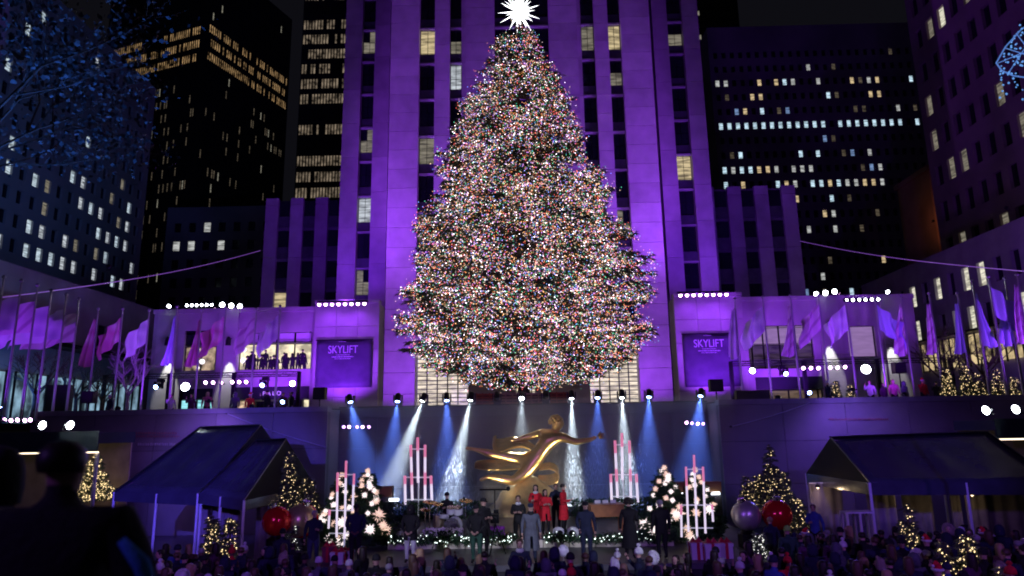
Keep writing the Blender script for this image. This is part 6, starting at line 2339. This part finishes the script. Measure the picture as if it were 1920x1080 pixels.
# ------------------------------------------------------------------ plaza clutter: speakers, planters, visitors
for px, py, Y, lb, wpx, hpx in ((168, 745, 40, 'black loudspeaker on a pole among the left bare trees', 22, 22), (600, 738, 40.5, 'black loudspeaker on a stand left of the parapet lights', 22, 22), (1342, 723, 41, 'black loudspeaker on a stand right of the parapet lights', 24, 22), (112, 742, 39.5, 'large dark case on the left plaza', 40, 40), (1410, 742, 41, 'long dark equipment case on the right plaza', 60, 18), (1685, 690, 43, 'dark moving lamp hung at the end of the right truss', 20, 20)):
    p = at(px, py, Y=Y)
    w, h_ = wpx / FPX * Y, hpx / FPX * Y
    r = empty('loudspeaker' if 'speaker' in lb else 'equipment_case' if 'case' in lb else 'hanging_lamp', (p.x, Y, PZ))
    tag(r, lb, 'speaker' if 'speaker' in lb else 'case' if 'case' in lb else 'stage light')
    if 'case' in lb:
        h_ = p.z - PZ + h_ / 2 - .05
        p.z = PZ + h_ / 2 + .05
    zc = max(p.z - PZ, h_ / 2 + .05)
    slab('cabinet', BLACKMETAL, r, -w / 2, w / 2, -.25, .25, zc - h_ / 2, zc + h_ / 2)
    slab('grille', BODY, r, -w / 2 + .04, w / 2 - .04, -.27, -.252, zc - h_ / 2 + .04, zc + h_ / 2 - .04)
    if zc - h_ / 2 > .1:
        MB().tube([(0, 0, 0), (0, 0, zc - h_ / 2)], .04, 6).build('stand', BLACKMETAL, r)
        MB().lathe([(.4, 0), (.38, .03), (.05, .06)], 12).build('foot', BLACKMETAL, r)
    else:
        for x in (-w / 2 + .1, w / 2 - .1):
            slab('caster', STEEL, r, x - .05, x + .05, -.2, .2, 0, zc - h_ / 2 - .002)
# figures standing on the plaza behind the parapet
R6 = random.Random(77)
vis = [(120, 40), (205, 41), (320, 41), (358, 42), (388, 41), (440, 41), (468, 42), (500, 41), (530, 41), (545, 42), (1555, 41), (1635, 41), (1660, 41.5), (1680, 41), (1700, 41), (1735, 41.5), (1760, 41)]
pls = ['before the left pavilion', 'before the right pavilion']
vk = [('black', ('short', 'dark'), 'black coat'), ('navy', ('beanie', 'white'), 'navy coat and white hat'), ('white', ('short', 'brown'), 'white jacket'), ('plum', ('long', 'dark'), 'plum coat'), ('pink', ('long', 'blond'), 'pink jacket'), ('grey', ('hood', 'grey'), 'grey parka'), ('red', ('santa', 'red'), 'red jacket and santa hat'), ('black', ('cap', 'black'), 'black coat and cap'), ('brown', ('short', 'grey'), 'brown coat')]
for k, (px, Y) in enumerate(vis):
    ck, hd, tx = vk[k % 9]
    x = at(px, 760, Y=Y).x
    person((x, Y, PZ), R6.uniform(-.8, .8), 'visitor in %s at the railing %s' % (tx, pls[0] if px < 900 else pls[1]), ck, 'black', R6.choice(['down', 'hold', 'raise']), 'down', hd, group='visitors on the plaza behind the parapet', h=R6.uniform(1.6, 1.82), bulk=1.1)
# silhouettes in the bright upper window of the left pavilion
for k in range(14):
    x = -20.6 + k * .34 + R6.uniform(-.1, .1)
    person((x, 50.12, 9.62 - R6.uniform(.2, .55)), PI + R6.uniform(-.6, .6), 'dark guest standing in the bright upper window of the left pavilion', 'black', 'black', R6.choice(['down', 'hold', 'raise']), 'down', R6.choice([('short', 'dark'), ('long', 'dark'), ('curly', 'dark')]), group='guests at the pavilion window', h=R6.uniform(1.5, 1.75))
# ornament lamps in the left pavilion window
for k, (px, py, rr) in enumerate(((371, 655, .16), (366, 678, .2), (379, 678, .2), (371, 690, .12), (457, 655, .2), (456, 676, .2))):
    p = at(px, py, Y=50.08)
    r = empty('window_ornament', p)
    tag(r, 'white globe ornament in the upper windows of the left pavilion', 'ornament', 'white globes in the pavilion windows')
    MB().lathe([(max(.005, rr * math.sin(PI * j / 8)), -rr * math.cos(PI * j / 8)) for j in range(9)], 12).build('globe', glow('globe_white', (1, .93, .9), 1.3), r, True)
    MB().tube([(0, 0, rr), (0, 0, rr + .3)], .01, 4).build('cord', STEEL, r)
# wooden crates and red planters behind the parapet under the tree
CRATE = mat('crate_wood', (0.55, 0.38, 0.22), 0.7, var=0.25, scale=5)
for k, (px, lb) in enumerate(((955, 'pale slatted wooden crate left of the middle parapet light'), (1003, 'pale slatted wooden crate right of the middle parapet light'), (912, 'reddish slatted crate between the parapet lights'), (1050, 'orange slatted crate between the parapet lights'))):
    p = at(px, 748, Y=39.6)
    r = empty('wooden_crate', (p.x, 39.6, PZ))
    tag(r, lb, 'crate', 'slatted crates behind the parapet')
    cm = CRATE if k < 2 else mat('crate_red', (0.45, 0.12, 0.05), 0.7, var=.2, scale=5)
    slab('box', mat('crate_inside', (.05, .03, .02), .9), r, -.52, .52, -.3, .3, 0.01, 1.24)
    for j in range(8):
        slab('slat', cm, r, -.56, .56, -.34, -.302, .03 + j * .16, .15 + j * .16)
    for x in (-.54, -.2, .2, .54):
        slab('batten', cm, r, x - .04, x + .04, -.37, -.342, 0.01, 1.3)
# text curves become plain meshes
bpy.context.view_layer.update()
dg = bpy.context.evaluated_depsgraph_get()
for o in [o for o in bpy.data.objects if o.type == 'FONT']:
    me = bpy.data.meshes.new_from_object(o.evaluated_get(dg))
    n = link('lettering', me, o.parent, o.location, o.rotation_euler, o.scale)
    bpy.data.objects.remove(o)
    n.name = 'lettering'
bpy.context.view_layer.update()
if 'workbench' in bpy.data.scenes:
    bpy.data.scenes.remove(bpy.data.scenes['workbench'])
